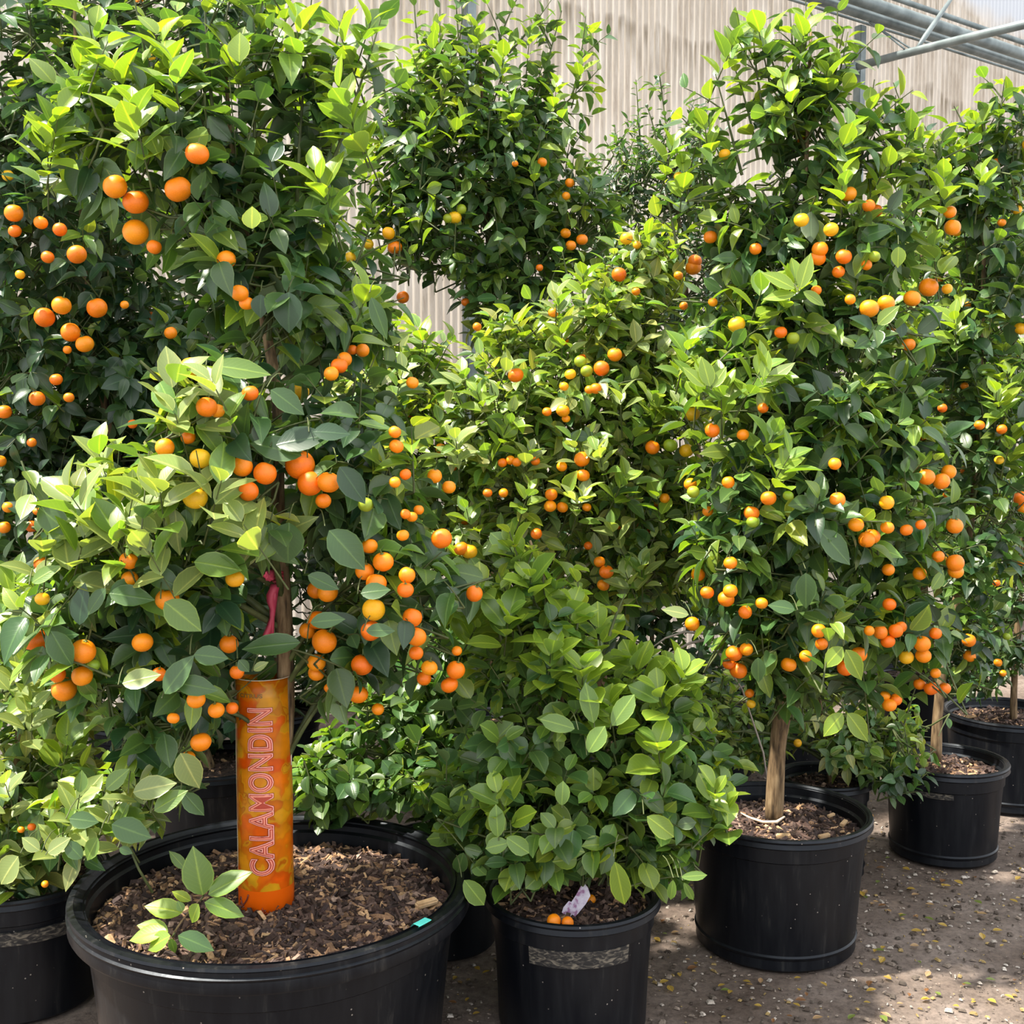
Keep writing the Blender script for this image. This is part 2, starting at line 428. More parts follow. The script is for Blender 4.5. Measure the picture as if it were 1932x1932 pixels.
def steelwork():
    # eave pipes running along the wall
    def pipe(px, py, off, r, label, name='eave_pipe', t0=-4.2, t1=8.0):
        # height that passes the photo position at that offset
        w = WO + WN * off
        d = FW + RT * ((px - 966) / F) + UP * ((966 - py) / F)
        # solve on plane of pipe
        A = np.array([[d[0], -WD[0]], [d[1], -WD[1]]]); s, t = np.linalg.solve(A, w)
        z = CAM[2] + d[2] * s
        T = Tubes(); T.add([[*(w + WD * t0), z], [*(w + WD * t1), z]], r, 14)
        o = link(name, T.mesh(name, M_STEEL)); tag(o, label, 'pipe', 'steel pipes along the top of the wall')
        return z
    z1 = pipe(1700, 50, 0.30, 0.035, 'thick grey steel pipe along the wall top, lowest of the thick ones')
    z2 = pipe(1700, 26, 0.45, 0.041, 'thick grey steel pipe along the wall top, middle of the group')
    z3 = pipe(1733, 12, 0.30, 0.019, 'slim grey steel pipe along the wall top, uppermost of the group')
    z4 = pipe(1700, 65, 0.10, 0.010, 'thin pale steel rail right against the wall below the pipes', 'wall_rail')
    # post
    for px, lab in ((1604, 'galvanised steel post against the wall below the roof pipes'), (887, 'galvanised steel post behind the centre back tree')):
        d = FW + RT * ((px - 966) / F)
        off = 0.16
        w = WO + WN * off
        A = np.array([[d[0], -WD[0]], [d[1], -WD[1]]]); s, t = np.linalg.solve(A, w)
        p = w + WD * t
        o = link('wall_post', boxm('wall_post', (0.06, 0.06, z1 if px > 1000 else 5.2), M_STEEL, .004), None, (p[0], p[1], (z1 if px > 1000 else 5.2) / 2 - .01))
        o.rotation_euler = (0, 0, math.atan2(WD[1], WD[0]))
        tag(o, lab, 'post', 'posts against the wall')
        if px > 1000: PP = p
    # roof brace rising towards the right
    r = empty('roof_truss', (PP[0], PP[1], 0), 'galvanised steel truss brace rising right from the wall post', 'truss')
    a = P(1600, 130, PP[1] - .03); bb = P(2050, 18, PP[1] - 1.6)
    m = P(1700, 103, PP[1] - .4)
    mid = P(1832, 70, PP[1] - .9)
    T = Tubes(); T.add([a, m, mid, bb], [.027, .027, .027, .027], 12)
    o = link('chord', T.mesh('chord', M_STEEL, (PP[0], PP[1], 0)), r)
    T = Tubes(); T.add([P(1728, 95, PP[1] - .5), P(1746, 68, PP[1] - .45), P(1800, -10, PP[1] - .3)], [.012, .018, .012], 8)
    link('web_rod', T.mesh('web_rod', M_STEEL, (PP[0], PP[1], 0)), r)
    for q in (((1722, 94), (1640, 42)), ((1706, 92), (1628, 30))):
        T = Tubes(); T.add([P(q[0][0], q[0][1], PP[1] - .45), P(q[1][0], q[1][1], PP[1] - .1)], .006, 6)
        link('tie_rod', T.mesh('tie_rod', M_STEEL, (PP[0], PP[1], 0)), r)
    T = Tubes(); T.add([P(1590, 133, PP[1] - .02), P(1618, 126, PP[1] - .1)], .038, 8)
    link('bracket', T.mesh('bracket', M_STEEL, (PP[0], PP[1], 0)), r)


steelwork()


# ------------------------------------------------------------------ pots and mulch
def make_pot(x, y, r, h, label, soil_label, chips=900, big=False, band=None, foot=True, mulch_drop=0.05, chip=0.011, light=0.3, group='black nursery pots', bottom=.84):
    root = empty('nursery_pot', (x, y, 0), label, 'pot', group)
    rb = r * bottom
    rt = r - (0.030 if big else 0.014)          # wall radius at top
    rl = 0.055 if big else 0.028               # rim height
    def wr(z): return rb + (rt - rb) * (z / h)
    prof = [(0.001, 0.0), (rb - .008, 0.0), (rb, 0.008)]
    if foot:
        zf = h * .115
        prof += [(wr(zf) - .004, zf - .010), (wr(zf) + .000, zf - .006), (wr(zf) + .001, zf), (wr(zf) - .003, zf + .005)]
    prof += [(wr(h * .5) - .004, h * .5)]
    zz = h - rl - (0.045 if not big else 0.06)
    prof += [(wr(zz) - .003, zz), (wr(zz) + .002, zz + .004), (wr(h - rl), h - rl)]
    prof += [(wr(h - rl), h - .004), (rt - .006, h - .004)]
    ti = .010
    prof += [(rt - ti, h - .03), (rt - ti - .008, h - .036), (wr(h * .6) - ti - .006, h * .6), (wr(.03) - ti, .03), (0.001, .03)]
    link('pot_body', lathe('pot_body', prof, M_POT), root)
    if big:
        rim = [(rt - .004, h - rl), (r - .004, h - rl - .002), (r - .001, h - rl + .003), (r - .004, h - rl * .55), (r - .001, h - rl * .5), (r + .001, h - rl * .42),
               (r - .004, h - rl * .35), (r - .004, h - .010), (r, h - .006), (r - .002, h), (r - .016, h + .001), (r - .020, h - .003), (rt - .012, h - .010), (rt - .006, h - .02)]
    else:
        rim = [(rt - .004, h - rl), (r - .005, h - rl), (r, h - rl + .004), (r - .003, h - .012), (r, h - .006), (r - .003, h), (r - .012, h + .001), (rt - .008, h - .008), (rt - .006, h - .015)]
    link('rim', lathe('rim', rim, M_POT), root)
    if band:                # raised worn maker's band: (angle centre, half angle, z0, z1)
        ac, ha, z0, z1 = band
        m = bpy.data.materials.get('worn_band')
        if not m:
            m, nt, b = new_mat('worn_band')
            uvn = nd(nt, 'ShaderNodeTexCoord'); mp = nd(nt, 'ShaderNodeMapping'); mp.inputs['Scale'].default_value = (1, 1, 2.6)
            nt.links.new(uvn.outputs['Object'], mp.inputs[0])
            n = nd(nt, 'ShaderNodeTexNoise'); n.inputs['Scale'].default_value = 42; n.inputs['Detail'].default_value = 5; n.inputs['Distortion'].default_value = 1.2
            nt.links.new(mp.outputs[0], n.inputs['Vector'])
            rr = ramp(nt, [(0.44, (0.006, 0.006, 0.007)), (0.52, (0.035, 0.032, 0.028)), (0.64, (0.13, 0.115, 0.09))]); nt.links.new(n.outputs[0], rr.inputs[0])
            nt.links.new(rr.outputs[0], b.inputs['Base Color']); b.inputs['Roughness'].default_value = .7
        pr = [(wr(z0) - .006, z0), (wr(z0) + .0035, z0 + .001), (wr(z1) + .0035, z1 - .001), (wr(z1) - .006, z1)]
        o = link('embossed_band', lathe('embossed_band', pr, m, 40, arc=(ac - ha, ac + ha)), root)
        o['label'] = 'worn grey embossed band'
    # mulch: mounded disc with chips
    zt = h - mulch_drop
    ri = rt - ti - .006 - mulch_drop * .12
    n = 24; rings = 14
    v = [[0, 0, zt]]; f = []
    rr_ = random.Random(int((x + 9) * 1000))
    for i in range(1, rings + 1):
        for j in range(n * 2):
            a = j * math.pi / n; q = ri * i / rings
            v.append([q * math.cos(a), q * math.sin(a), zt + rr_.uniform(-.005, .005) - .012 * (i / rings) ** 3])
    tri = [[0, 1 + j, 1 + (j + 1) % (2 * n)] for j in range(2 * n)]
    quads = []
    for i in range(rings - 1):
        for j in range(2 * n):
            a = 1 + i * 2 * n
            quads.append([a + j, a + 2 * n + j, a + 2 * n + (j + 1) % (2 * n), a + (j + 1) % (2 * n)])
    me = mesh_np('mulch', v, [tri, quads], M_SOIL)
    # chips
    k = chips
    rad = ri * np.sqrt(rng.random(k)) * .985; an = rng.random(k) * 2 * math.pi
    c = np.stack([rad * np.cos(an), rad * np.sin(an), zt + rng.random(k) * .008 - .004 - .012 * (rad / ri) ** 3], -1)
    Ln = chip * (0.5 + 1.9 * rng.random(k) ** 2); W = Ln * (0.12 + .26 * rng.random(k) ** 1.5); H = Ln * (.10 + .18 * rng.random(k))
    yaw = rng.random(k) * 2 * math.pi; tl = rng.normal(0, .35, k); ro = rng.normal(0, .4, k)
    ux = np.stack([np.cos(yaw) * np.cos(tl), np.sin(yaw) * np.cos(tl), np.sin(tl)], -1)
    up = np.tile([0, 0, 1.0], (k, 1)) + np.stack([np.cos(yaw + 1.57) * ro, np.sin(yaw + 1.57) * ro, ro * 0], -1)
    uy = np.cross(up, ux); uy /= np.linalg.norm(uy, axis=1)[:, None]; uz = np.cross(ux, uy)
    cor = np.array([[-1, -1, -1], [1, -.7, -1], [1, .8, -1], [-.9, 1, -1], [-1, -.8, 1], [.9, -.6, 1], [.85, .6, 1], [-.8, .8, 1]]) * .95
    V = c[:, None, :] + ux[:, None] * (cor[None, :, 0] * Ln[:, None])[..., None] + uy[:, None] * (cor[None, :, 1] * W[:, None])[..., None] + uz[:, None] * (cor[None, :, 2] * H[:, None])[..., None]
    fc = np.array([[0, 3, 2, 1], [4, 5, 6, 7], [0, 1, 5, 4], [1, 2, 6, 5], [2, 3, 7, 6], [3, 0, 4, 7]])
    Q = (fc[None] + (np.arange(k) * 8)[:, None, None]).reshape(-1, 4)
    pal = np.array([[.035, .020, .016], [.07, .042, .034], [.12, .078, .062], [.045, .030, .028], [.24, .14, .08], [.46, .29, .16], [.32, .22, .17]])
    pr = np.array([.22, .24, .2, .16, .10 * light / .3, .05 * light / .3, .03]); pr /= pr.sum()
    cc = pal[rng.choice(7, k, p=pr)] * (0.7 + .6 * rng.random(k))[:, None]
    ch = mesh_np('chips', V.reshape(-1, 3), [Q], M_CHIP, False, col=np.repeat(cc, 8, 0))
    s = empty('mulch', (x, y, 0), soil_label, 'mulch', None, 'stuff')
    s2 = link('soil_bed', me, s); s3 = link('wood_chips', ch, s)
    for q in (s2, s3): q['kind'] = 'stuff'
    return root, zt


POT = {}
POT['p1'] = make_pot(-0.572, 2.74, 0.472, 0.412, 'largest black nursery pot with double rim and turquoise sticker, front left', 'bed of shredded wood mulch in the largest pot', 9000, True, None, False, 0.060, 0.0115, .55)
POT['p2'] = make_pot(0.153, 2.87, 0.222, 0.333, 'black nursery pot with worn grey band under the leafy green bush', 'dark mulch in the pot of the green bush without trunk', 1600, False, (-math.pi / 2 + .04, .62, .222, .266), False, 0.028, .010, .25)
POT['p3'] = make_pot(0.772, 3.33, 0.272, 0.388, 'plain black nursery pot holding the fruiting tree right of the green bush', 'bark mulch around the bare trunk in the middle right pot', 2600, False, None, True, 0.045, .011, .3)
POT['p4'] = make_pot(1.527, 4.04, 0.215, 0.335, 'black nursery pot with a pale rub mark, second from the right edge', 'reddish bark chips in the second pot from the right edge', 1600, False, (-math.pi / 2 - .62, .42, .243, .262), True, 0.035, .011, .3)
POT['p5'] = make_pot(2.00, 4.62, 0.255, 0.36, 'black nursery pot cut by the right edge of the photo', 'bark chips in the pot cut by the right edge', 1200, False, None, True, 0.035, .011, .3)
POT['p0'] = make_pot(-1.292, 3.0, 0.222, 0.335, 'black nursery pot with worn lettering band, cut by the left edge', 'mulch in the pot cut by the left edge', 1200, False, (-math.pi / 2 + .05, .95, .215, .250), False, 0.03, .010, .3)
POT['p6'] = make_pot(-0.20, 3.32, 0.18, 0.30, 'black nursery pot with faint lettering in the dark gap behind the two front pots', 'mulch in the pot hidden in the gap', 300, False, None, False, 0.03, .010, .2)
POT['p7'] = make_pot(1.055, 3.86, 0.16, 0.33, 'small black nursery pot half hidden behind the trunked tree pot', 'mulch in the small half hidden pot', 400, False, None, True, 0.03, .010, .3)
POT['p8'] = make_pot(-1.02, 3.95, 0.24, 0.36, 'black nursery pot in the shade behind the printed sleeve', 'mulch in the shaded pot behind the sleeve', 400, False, None, False, 0.03, .010, .2)
POT['p9'] = make_pot(-0.08, 4.45, 0.24, 0.36, 'black nursery pot hidden at the foot of the centre back tree', 'mulch at the foot of the centre back tree', 200, False, None, False, 0.03)
POT['p10'] = make_pot(0.32, 3.9, 0.22, 0.34, 'black nursery pot under the dense fruiting tree in the centre', 'mulch under the dense centre tree', 200, False, None, False, 0.03)
POT['p11'] = make_pot(0.86, 5.0, 0.22, 0.34, 'black nursery pot at the foot of the small dark tree near the wall', 'mulch at the foot of the small dark tree', 100, False, None, False, 0.03)
POT['p12'] = make_pot(1.95, 5.5, 0.22, 0.34, 'black nursery pot at the foot of the right background tree', 'mulch at the foot of the right background tree', 100, False, None, False, 0.03)


def text_mesh(s, size, mat, offset=0.0, name='lettering', font_bold=False, sx=1.0, space=1.0, extrude=0.0):
    cu = bpy.data.curves.new('t', 'FONT'); cu.body = s; cu.size = size; cu.align_x = 'CENTER'; cu.align_y = 'CENTER'
    cu.offset = offset; cu.resolution_u = 4; cu.space_character = space; cu.extrude = extrude
    o = bpy.data.objects.new('t', cu); COL.objects.link(o)
    dg = bpy.context.evaluated_depsgraph_get(); dg.update()
    me = bpy.data.meshes.new_from_object(o.evaluated_get(dg))
    bpy.data.objects.remove(o)
    bm = bmesh.new(); bm.from_mesh(me)
    bmesh.ops.triangulate(bm, faces=bm.faces[:])
    bmesh.ops.subdivide_edges(bm, edges=[e for e in bm.edges if e.calc_length() > size * .18], cuts=2)
    bm.to_mesh(me); bm.free(); me.name = name
    me.materials.clear(); me.materials.append(mat)
    return me


# faint lettering on the hidden pots
def pot_text(key, s, ang, z, size, wr, mat):
    root = POT[key][0]
    me = text_mesh(s, size, mat)
    for v in me.vertices:
        a = ang + v.co.x / wr
        zz = z + v.co.y
        v.co = Vector((math.cos(a) * wr, math.sin(a) * wr, zz))
    o = link('lettering', me, root); o['label'] = 'faded pale lettering'


M_FADE = plain('faded_print', (0.16, 0.13, 0.11), .8)
pot_text('p6', '0III', -math.pi / 2 + .15, 0.16, 0.075, 0.1745, M_FADE)
pot_text('p7', '0III', -math.pi / 2 + .95, 0.17, 0.06, 0.1545, M_FADE)

# turquoise sticker and grey scuff on the rim of the big pot
rp = POT['p1'][0]
aa = math.atan2(P(822, 1748, 2.45)[1] - 2.74, P(822, 1748, 2.45)[0] + .572)
st = lathe('rim_sticker', [(.462 + .004, .417), (.471, .4215), (.470, .4225), (.453, .4235), (.449, .4195), (.446, .4145)], plain('turquoise_sticker', (0.10, 0.62, 0.55), .45), 10, arc=(aa - .045, aa + .045))
o = link('rim_sticker', st, rp); o['label'] = 'turquoise sticker on the rim'


# ------------------------------------------------------------------ foliage
LT = np.array([0.0, 0.08, 0.22, 0.40, 0.60, 0.80, 1.0])      # stations along a blade


def leaf_profile(kind):
    if kind == 'round': return np.array([0, .20, .37, .475, .50, .38, 0]) * .66
    if kind == 'long': return np.array([0, .20, .38, .49, .46, .28, 0]) * .38
    return np.array([0, .22, .41, .50, .46, .27, 0]) * .52


class Leaves:
    def __init__(s): s.b = []; s.d = []; s.n = []; s.L = []; s.w = []; s.c = []; s.cu = []; s.fo = []

    def add(s, b, d, n, L, w, c, cu=.2, fo=.25):
        s.b.append(b); s.d.append(d); s.n.append(n); s.L.append(L); s.w.append(w); s.c.append(c); s.cu.append(cu); s.fo.append(fo)

    def build(s, name, origin, kind, keep=None):
        b = np.array(s.b); d = np.array(s.d); n = np.array(s.n); L = np.array(s.L); w = np.array(s.w); c = np.array(s.c); cu = np.array(s.cu); fo = np.array(s.fo)
        if keep is not None:
            b, d, n, L, w, c, cu, fo = [a[keep] for a in (b, d, n, L, w, c, cu, fo)]
        k = len(b)
        d = d / np.linalg.norm(d, axis=1)[:, None]
        n = n - d * (n * d).sum(1)[:, None]; n /= np.linalg.norm(n, axis=1)[:, None] + 1e-9
        sd_ = np.cross(d, n)
        pw = leaf_profile(kind)
        V = []; UV = []
        pet = 0.10
        for i, t in enumerate(LT):
            lon = pet + (1 - pet) * t
            mid = b + d * (L * lon)[:, None] - n * (cu * L * lon ** 2)[:, None]
            if i in (0, len(LT) - 1):
                V.append(mid); UV.append([.5, t])
            else:
                hw = (pw[i] * L * w)[:, None]
                lift = n * (fo[:, None] * hw)
                V.append(mid - sd_ * hw + lift); UV.append([0, t])
                V.append(mid); UV.append([.5, t])
                V.append(mid + sd_ * hw + lift); UV.append([1, t])
        # petiole base
        nv = len(V)
        V = np.stack(V, 1)  # k,nv,3
        UV = np.tile(np.array(UV), (k, 1))
        T = [[0, 1, 2], [0, 2, 3]]
        Q = []
        for i in range(1, len(LT) - 2):
            a = 1 + (i - 1) * 3; e = a + 3
            Q += [[a, e, e + 1, a + 1], [a + 1, e + 1, e + 2, a + 2]]
        a = 1 + (len(LT) - 3) * 3
        T += [[a, nv - 1, a + 1], [a + 1, nv - 1, a + 2]]
        off = (np.arange(k) * nv)[:, None, None]
        T = (np.array(T)[None] + off).reshape(-1, 3); Q = (np.array(Q)[None] + off).reshape(-1, 4)
        T = T[:, ::-1]; Q = Q[:, ::-1]
        return mesh_np(name, V.reshape(-1, 3), [T, Q], M_LEAF, True, col=np.repeat(c, nv, 0), uv=UV, origin=origin)


PAL = {  # V: pale variegated leaves, and sunlit cream put into the colour
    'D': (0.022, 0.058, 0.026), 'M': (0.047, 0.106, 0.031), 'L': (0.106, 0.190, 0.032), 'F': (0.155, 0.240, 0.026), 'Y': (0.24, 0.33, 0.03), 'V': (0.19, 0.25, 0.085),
}
# leaf-free windows in front of things the photo shows clear: x0,y0,x1,y1,nearer-than
CLEAR = [(446, 1270, 564, 1716, 2.74), (518, 1072, 560, 1275, 2.72), (492, 1060, 526, 1206, 2.72), (200, 1615, 860, 1850, 2.74),
         (940, 1712, 1235, 1932, 2.96), (1436, 1345, 1496, 1545, 3.36), (1385, 1500, 1640, 1600, 3.4), (1345, 1590, 1660, 1860, 3.36),
         (1775, 1415, 1915, 1670, 4.1), (1250, 1720, 1932, 1932, 3.3), (1640, 1560, 1932, 1800, 4.0), (1752, 1310, 1788, 1420, 4.06), (0, 1720, 160, 1932, 3.0),
         (508, 885, 545, 960, 2.74), (484, 585, 520, 690, 2.75), (508, 738, 540, 790, 2.74), (484, 470, 500, 520, 2.75), (270, 1560, 450, 1660, 2.5), (620, 1560, 880, 1700, 2.7)]
HOLES = []   # fruit windows px,py,r,Y


class Plant:
    def __init__(s, name, label, cat, trunk, tr, Y, leaf=0.075, kind='std', pal='MMMDL', fresh=.15, up=.35, droop=.15, group=None, dens=1.0, wid=1.0, wire=1.0):
        """trunk: [(px,py,Y)...]; tr: radii"""
        s.pts = np.array([P(*t) for t in trunk]); s.tr = np.array(tr)
        s.root = s.pts[0].copy()
        s.name, s.label, s.cat, s.group = name, label, cat, group
        s.leaf, s.kind, s.pal, s.fresh, s.up, s.droop, s.dens, s.wid = leaf, kind, pal, fresh, up, droop, dens, wid
        s.Y = Y; s.LV = Leaves(); s.T = Tubes(); s.blobs = []; s.fruits = []
        s.axis = s.pts[:, :2].mean(0)
        s.wire = wire

    def tpt(s, z):
        zz = s.pts[:, 2]
        return np.array([np.interp(z, zz, s.pts[:, 0]), np.interp(z, zz, s.pts[:, 1]), np.clip(z, zz[0], zz[-1])])

    def color(s, fresh):
        k = rnd.choice('FLFLF') if fresh else rnd.choice(s.pal)
        c = np.array(PAL[k]); v = rnd.uniform(.75, 1.3); y = rnd.uniform(-.12, .25)
        return c * v * np.array([1 + y, 1, 1 - y * .5])

    def twig(s, base, d, L, nl, fresh, lscale=1.0, outward=None):
        d = d / np.linalg.norm(d)
        sag = np.array([0, 0, .04 * L])
        pts = bez(base, base + d * L, sag, 4)
        s.T.add(pts, np.linspace(.0028, .0012, 4) * s.wire, 4, cap=False)
        ph = rnd.uniform(0, 6.28)
        ref = np.array([0, 0, 1.0]) if abs(d[2]) < .9 else np.array([1.0, 0, 0])
        a = np.cross(d, ref); a /= np.linalg.norm(a); b = np.cross(d, a)
        out = d if outward is None else outward
        for i in range(nl):
            t = .12 + .88 * (i + rnd.random() * .5) / nl
            p = base + (base * 0 + d * L) * t + sag * 4 * t * (1 - t)
            ph += 2.4 + rnd.uniform(-.3, .3)
            rad = a * math.cos(ph) + b * math.sin(ph)
            sp = .55 if t < .85 else 1.1
            dd = d * sp + rad * .8 + np.array([0, 0, -s.droop + rnd.uniform(-.15, .15)])
            nn = np.array([0, 0, .75]) + out * .45 + d * .35 + rng.normal(0, .28, 3)
            L1 = s.leaf * lscale * rnd.uniform(.68, 1.12) * (.85 if t > .85 else 1)
            s.LV.add(p, dd, nn, L1, s.wid * rnd.uniform(.85, 1.15), s.color(fresh and t > .35 or rnd.random() < .03), rnd.uniform(.0, .55), rnd.uniform(.1, .75))

    def blob(s, cx, cy, rx, ry, Y, rd, k=1.0, fresh=None, up=None, pal=None, leaf=None):
        c = P(cx, cy, Y); a = rx / F * Y; b = ry / F * Y
        s.blobs.append((cx, cy, rx, ry, Y, rd))
        n = int(k * s.dens * 1150 * (a * b * rd) ** (2 / 3) * (0.075 / s.leaf) ** 1.3)
        old = (s.pal, s.leaf)
        if pal: s.pal = pal
        if leaf: s.leaf = leaf
        fr = s.fresh if fresh is None else fresh
        u = s.up if up is None else up
        # limbs
        nl = max(2, int(n / 28)); limbs = []
        for i in range(nl):
            d = rng.normal(size=3); d /= np.linalg.norm(d)
            e = c + d * np.array([a, rd, b]) * .55
            h0 = min(e[2] - .03, max(s.pts[1][2], e[2] - rnd.uniform(.1, .3)))
            st_ = s.tpt(h0)
            L = bez(st_, e, np.array([0, 0, rnd.uniform(.0, .06)]), 7)
            r0 = min(.011, .004 + np.linalg.norm(e - st_) * .012)
            s.T.add(L, np.linspace(r0, .0028, 7) * s.wire, 5, cap=False)
            limbs.append(L)
        LP = np.concatenate([l[2:] for l in limbs])
        for i in range(n):
            d = rng.normal(size=3); d /= np.linalg.norm(d)
            q = .42 + .58 * rnd.random() ** .6
            tip = c + d * np.array([a, rd, b]) * q
            o = d / np.array([a, rd, b]); o /= np.linalg.norm(o)
            td = o * .65 + np.array([0, 0, u]) + rng.normal(0, .3, 3); td /= np.linalg.norm(td)
            L = rnd.uniform(.6, 1.25) * s.leaf * 2.0
            base = tip - td * L
            if base[2] < .3 and tip[2] < .22: continue
            isf = rnd.random() < fr * (0.35 + 1.3 * max(0, d[2] * q))
            s.twig(base, td, L, rnd.randint(6, 9), isf, outward=o)
            # join to the closest limb
            j = np.argmin(((LP - base) ** 2).sum(1)); pj = LP[j]
            if np.linalg.norm(pj - base) < .45:
                s.T.add(bez(pj, base, np.array([0, 0, -.01]), 3), np.array([.0035, .003, .0028]) * s.wire, 4, cap=False)
        s.pal, s.leaf = old

    def shoot(s, x0, y0, x1, y1, Y, Y1=None, k=1.0, fresh=.3, lean=0.0):
        """long upright shoot with alternate leaves"""
        p0 = P(x0, y0, Y); p1 = P(x1, y1, Y1 or Y)
        d = p1 - p0; L = np.linalg.norm(d); d /= L
        side = np.array([rnd.uniform(-.04, .04), rnd.uniform(-.04, .04), 0]) * L
        pts = bez(p0, p1, side, 7)
        s.T.add(pts, np.linspace(.005, .0015, 7) * s.wire, 5, cap=False)
        n = int(L / (s.leaf * .27) * k)
        ref = np.array([1.0, 0, 0]); a = np.cross(d, ref); a /= np.linalg.norm(a); b = np.cross(d, a); ph = rnd.uniform(0, 6)
        for i in range(n):
            t = .06 + .94 * (i + .5 * rnd.random()) / n
            p = p0 * (1 - t) + p1 * t + side * 4 * t * (1 - t)
            ph += 2.4 + rnd.uniform(-.3, .3); rad = a * math.cos(ph) + b * math.sin(ph)
            dd = d * (.55 if t < .93 else 1.6) + rad + np.array([0, 0, -s.droop * .6])
            nn = d * .8 + np.array([0, 0, .3]) - rad * .3 + rng.normal(0, .22, 3)
            s.LV.add(p, dd, nn, s.leaf * rnd.uniform(.7, 1.15) * (1 - .3 * t), s.wid * rnd.uniform(.85, 1.1), s.color(rnd.random() < fresh + .4 * t * fresh), rnd.uniform(.05, .35), rnd.uniform(.1, .5))
        # side twigs
        for i in range(int(L / .13)):
            t = rnd.uniform(.05, .7); p = p0 * (1 - t) + p1 * t + side * 4 * t * (1 - t)
            ph = rnd.uniform(0, 6.28); rad = a * math.cos(ph) + b * math.sin(ph)
            s.twig(p, d * .8 + rad * .8, s.leaf * rnd.uniform(1, 2), rnd.randint(4, 7), rnd.random() < fresh, .9)

    def hero(s, bx, by, tx, ty, Y, w=1.0, c='M', dY=0.0, n=None, cu=.12, fo=.2, stem=True):
        b = P(bx, by, Y); t = P(tx, ty, Y + dY); d = t - b; L = np.linalg.norm(d)
        if n is None: n = (-.1, -.85, .5)
        col = np.array(PAL[c]) * rnd.uniform(.9, 1.1); w = w * getattr(s, 'hw', .9)
        s.heroes = getattr(s, 'heroes', 0) + 1
        s.LV.add(b - d * .10, d, np.array(n, float), L * 1.1, w, col, cu, fo)
        s.hidx = getattr(s, 'hidx', set()); s.hidx.add(len(s.LV.b) - 1)
        HOLES.append(((bx + tx) / 2, (by + ty) / 2, L / Y * F * .22, Y))
        if stem:
            s.T.add(bez(b - d * .1, b - d * .1 + np.array([rnd.uniform(-.02, .02), .06, .03]), [0, 0, .01], 4), .0014, 4, cap=False)

    def tuft(s, px, py, Y, up=(0, 0, 1), n=8, sc=1.15, c='F'):
        p = P(px, py, Y); d = np.array(up, float) + np.array([rnd.uniform(-.5, .5), -.25, 0]); d /= np.linalg.norm(d)
        base = p - d * s.leaf * 1.2
        s.T.add(bez(base - d * .05 + np.array([0, .05, 0]), p, [0, 0, 0], 4), np.linspace(.0026, .0013, 4), 4, cap=False)
        a = np.cross(d, [1, 0, 0]); a /= np.linalg.norm(a); b = np.cross(d, a); ph = rnd.uniform(0, 6)
        for i in range(n):
            t = i / (n - 1); q = base + d * s.leaf * 1.2 * t; ph += 2.4
            rad = a * math.cos(ph) + b * math.sin(ph)
            dd = d * (.35 + 1.1 * t) + rad * .9
            nn = d * .9 - rad * .25 + np.array([0, -.3, .2]) + rng.normal(0, .15, 3)
            col = np.array(PAL[c if rnd.random() < .75 else 'L']) * rnd.uniform(.8, 1.2)
            s.LV.add(q, dd, nn, s.leaf * sc * rnd.uniform(.75, 1.1) * (1 - .25 * (t > .8)), s.wid * rnd.uniform(.9, 1.1), col, rnd.uniform(.05, .3), rnd.uniform(.15, .5))
            s.hidx = getattr(s, 'hidx', set())

    def surfY(s, px, py):
        best = None
        for (cx, cy, rx, ry, Y, rd) in s.blobs:
            q = ((px - cx) / rx) ** 2 + ((py - cy) / ry) ** 2
            if q < 1:
                y = Y - rd * math.sqrt(1 - q) * .93
                best = y if best is None else min(best, y)
        if best is None:
            best = min(s.blobs, key=lambda b: ((px - b[0]) / b[2]) ** 2 + ((py - b[1]) / b[3]) ** 2)[4] - .05
        return best

    def fruit(s, lst):
        for f in lst:
            px, py, r = f[:3]; k = f[3] if len(f) > 3 else 'o'
            Y = s.surfY(px, py) + rnd.uniform(.0, .03)
            s.fruits.append((P(px, py, Y), r / F * Y, k, r))
            HOLES.append((px, py, r * 1.05, Y + .03))

    def inner_fruit(s, n, r=.017):
        for i in range(n):
            cx, cy, rx, ry, Y, rd = rnd.choice(s.blobs)
            d = rng.normal(size=3); d /= np.linalg.norm(d); q = rnd.uniform(.5, .93)
            p = P(cx, cy, Y) + d * np.array([rx / F * Y, rd, ry / F * Y]) * q
            if p[2] < .45: continue
            s.fruits.append((p, r * rnd.uniform(.7, 1.15), rnd.choice('oooooyg'), r / Y * F * .5))

    def finish(s):
        root = empty(s.name, s.root, s.label, s.cat, s.group)
        b = np.array(s.LV.b); d = np.array(s.LV.d); d = d / np.linalg.norm(d, axis=1)[:, None]; L = np.array(s.LV.L)
        keep = np.ones(len(b), bool)
        for fr in (.25, .6, .95):
            c = b + d * (L * fr)[:, None]
            x, y = proj(c)
            for (x0, y0, x1, y1, ym) in CLEAR:
                keep &= ~((x > x0) & (x < x1) & (y > y0) & (y < y1) & (c[:, 1] < ym))
            for (hx, hy, hr, hY) in HOLES:
                keep &= ~(((x - hx) ** 2 + (y - hy) ** 2 < (hr * (1.0 if fr == .6 else .8)) ** 2) & (c[:, 1] < hY))
            keep &= c[:, 2] > .03
        for i in getattr(s, 'hidx', ()): keep[i] = True
        link('foliage', s.LV.build('foliage', s.root, s.kind, keep), root)
        T = Tubes(); 
        n = len(s.pts); tt = np.linspace(0, n - 1, n * 4)
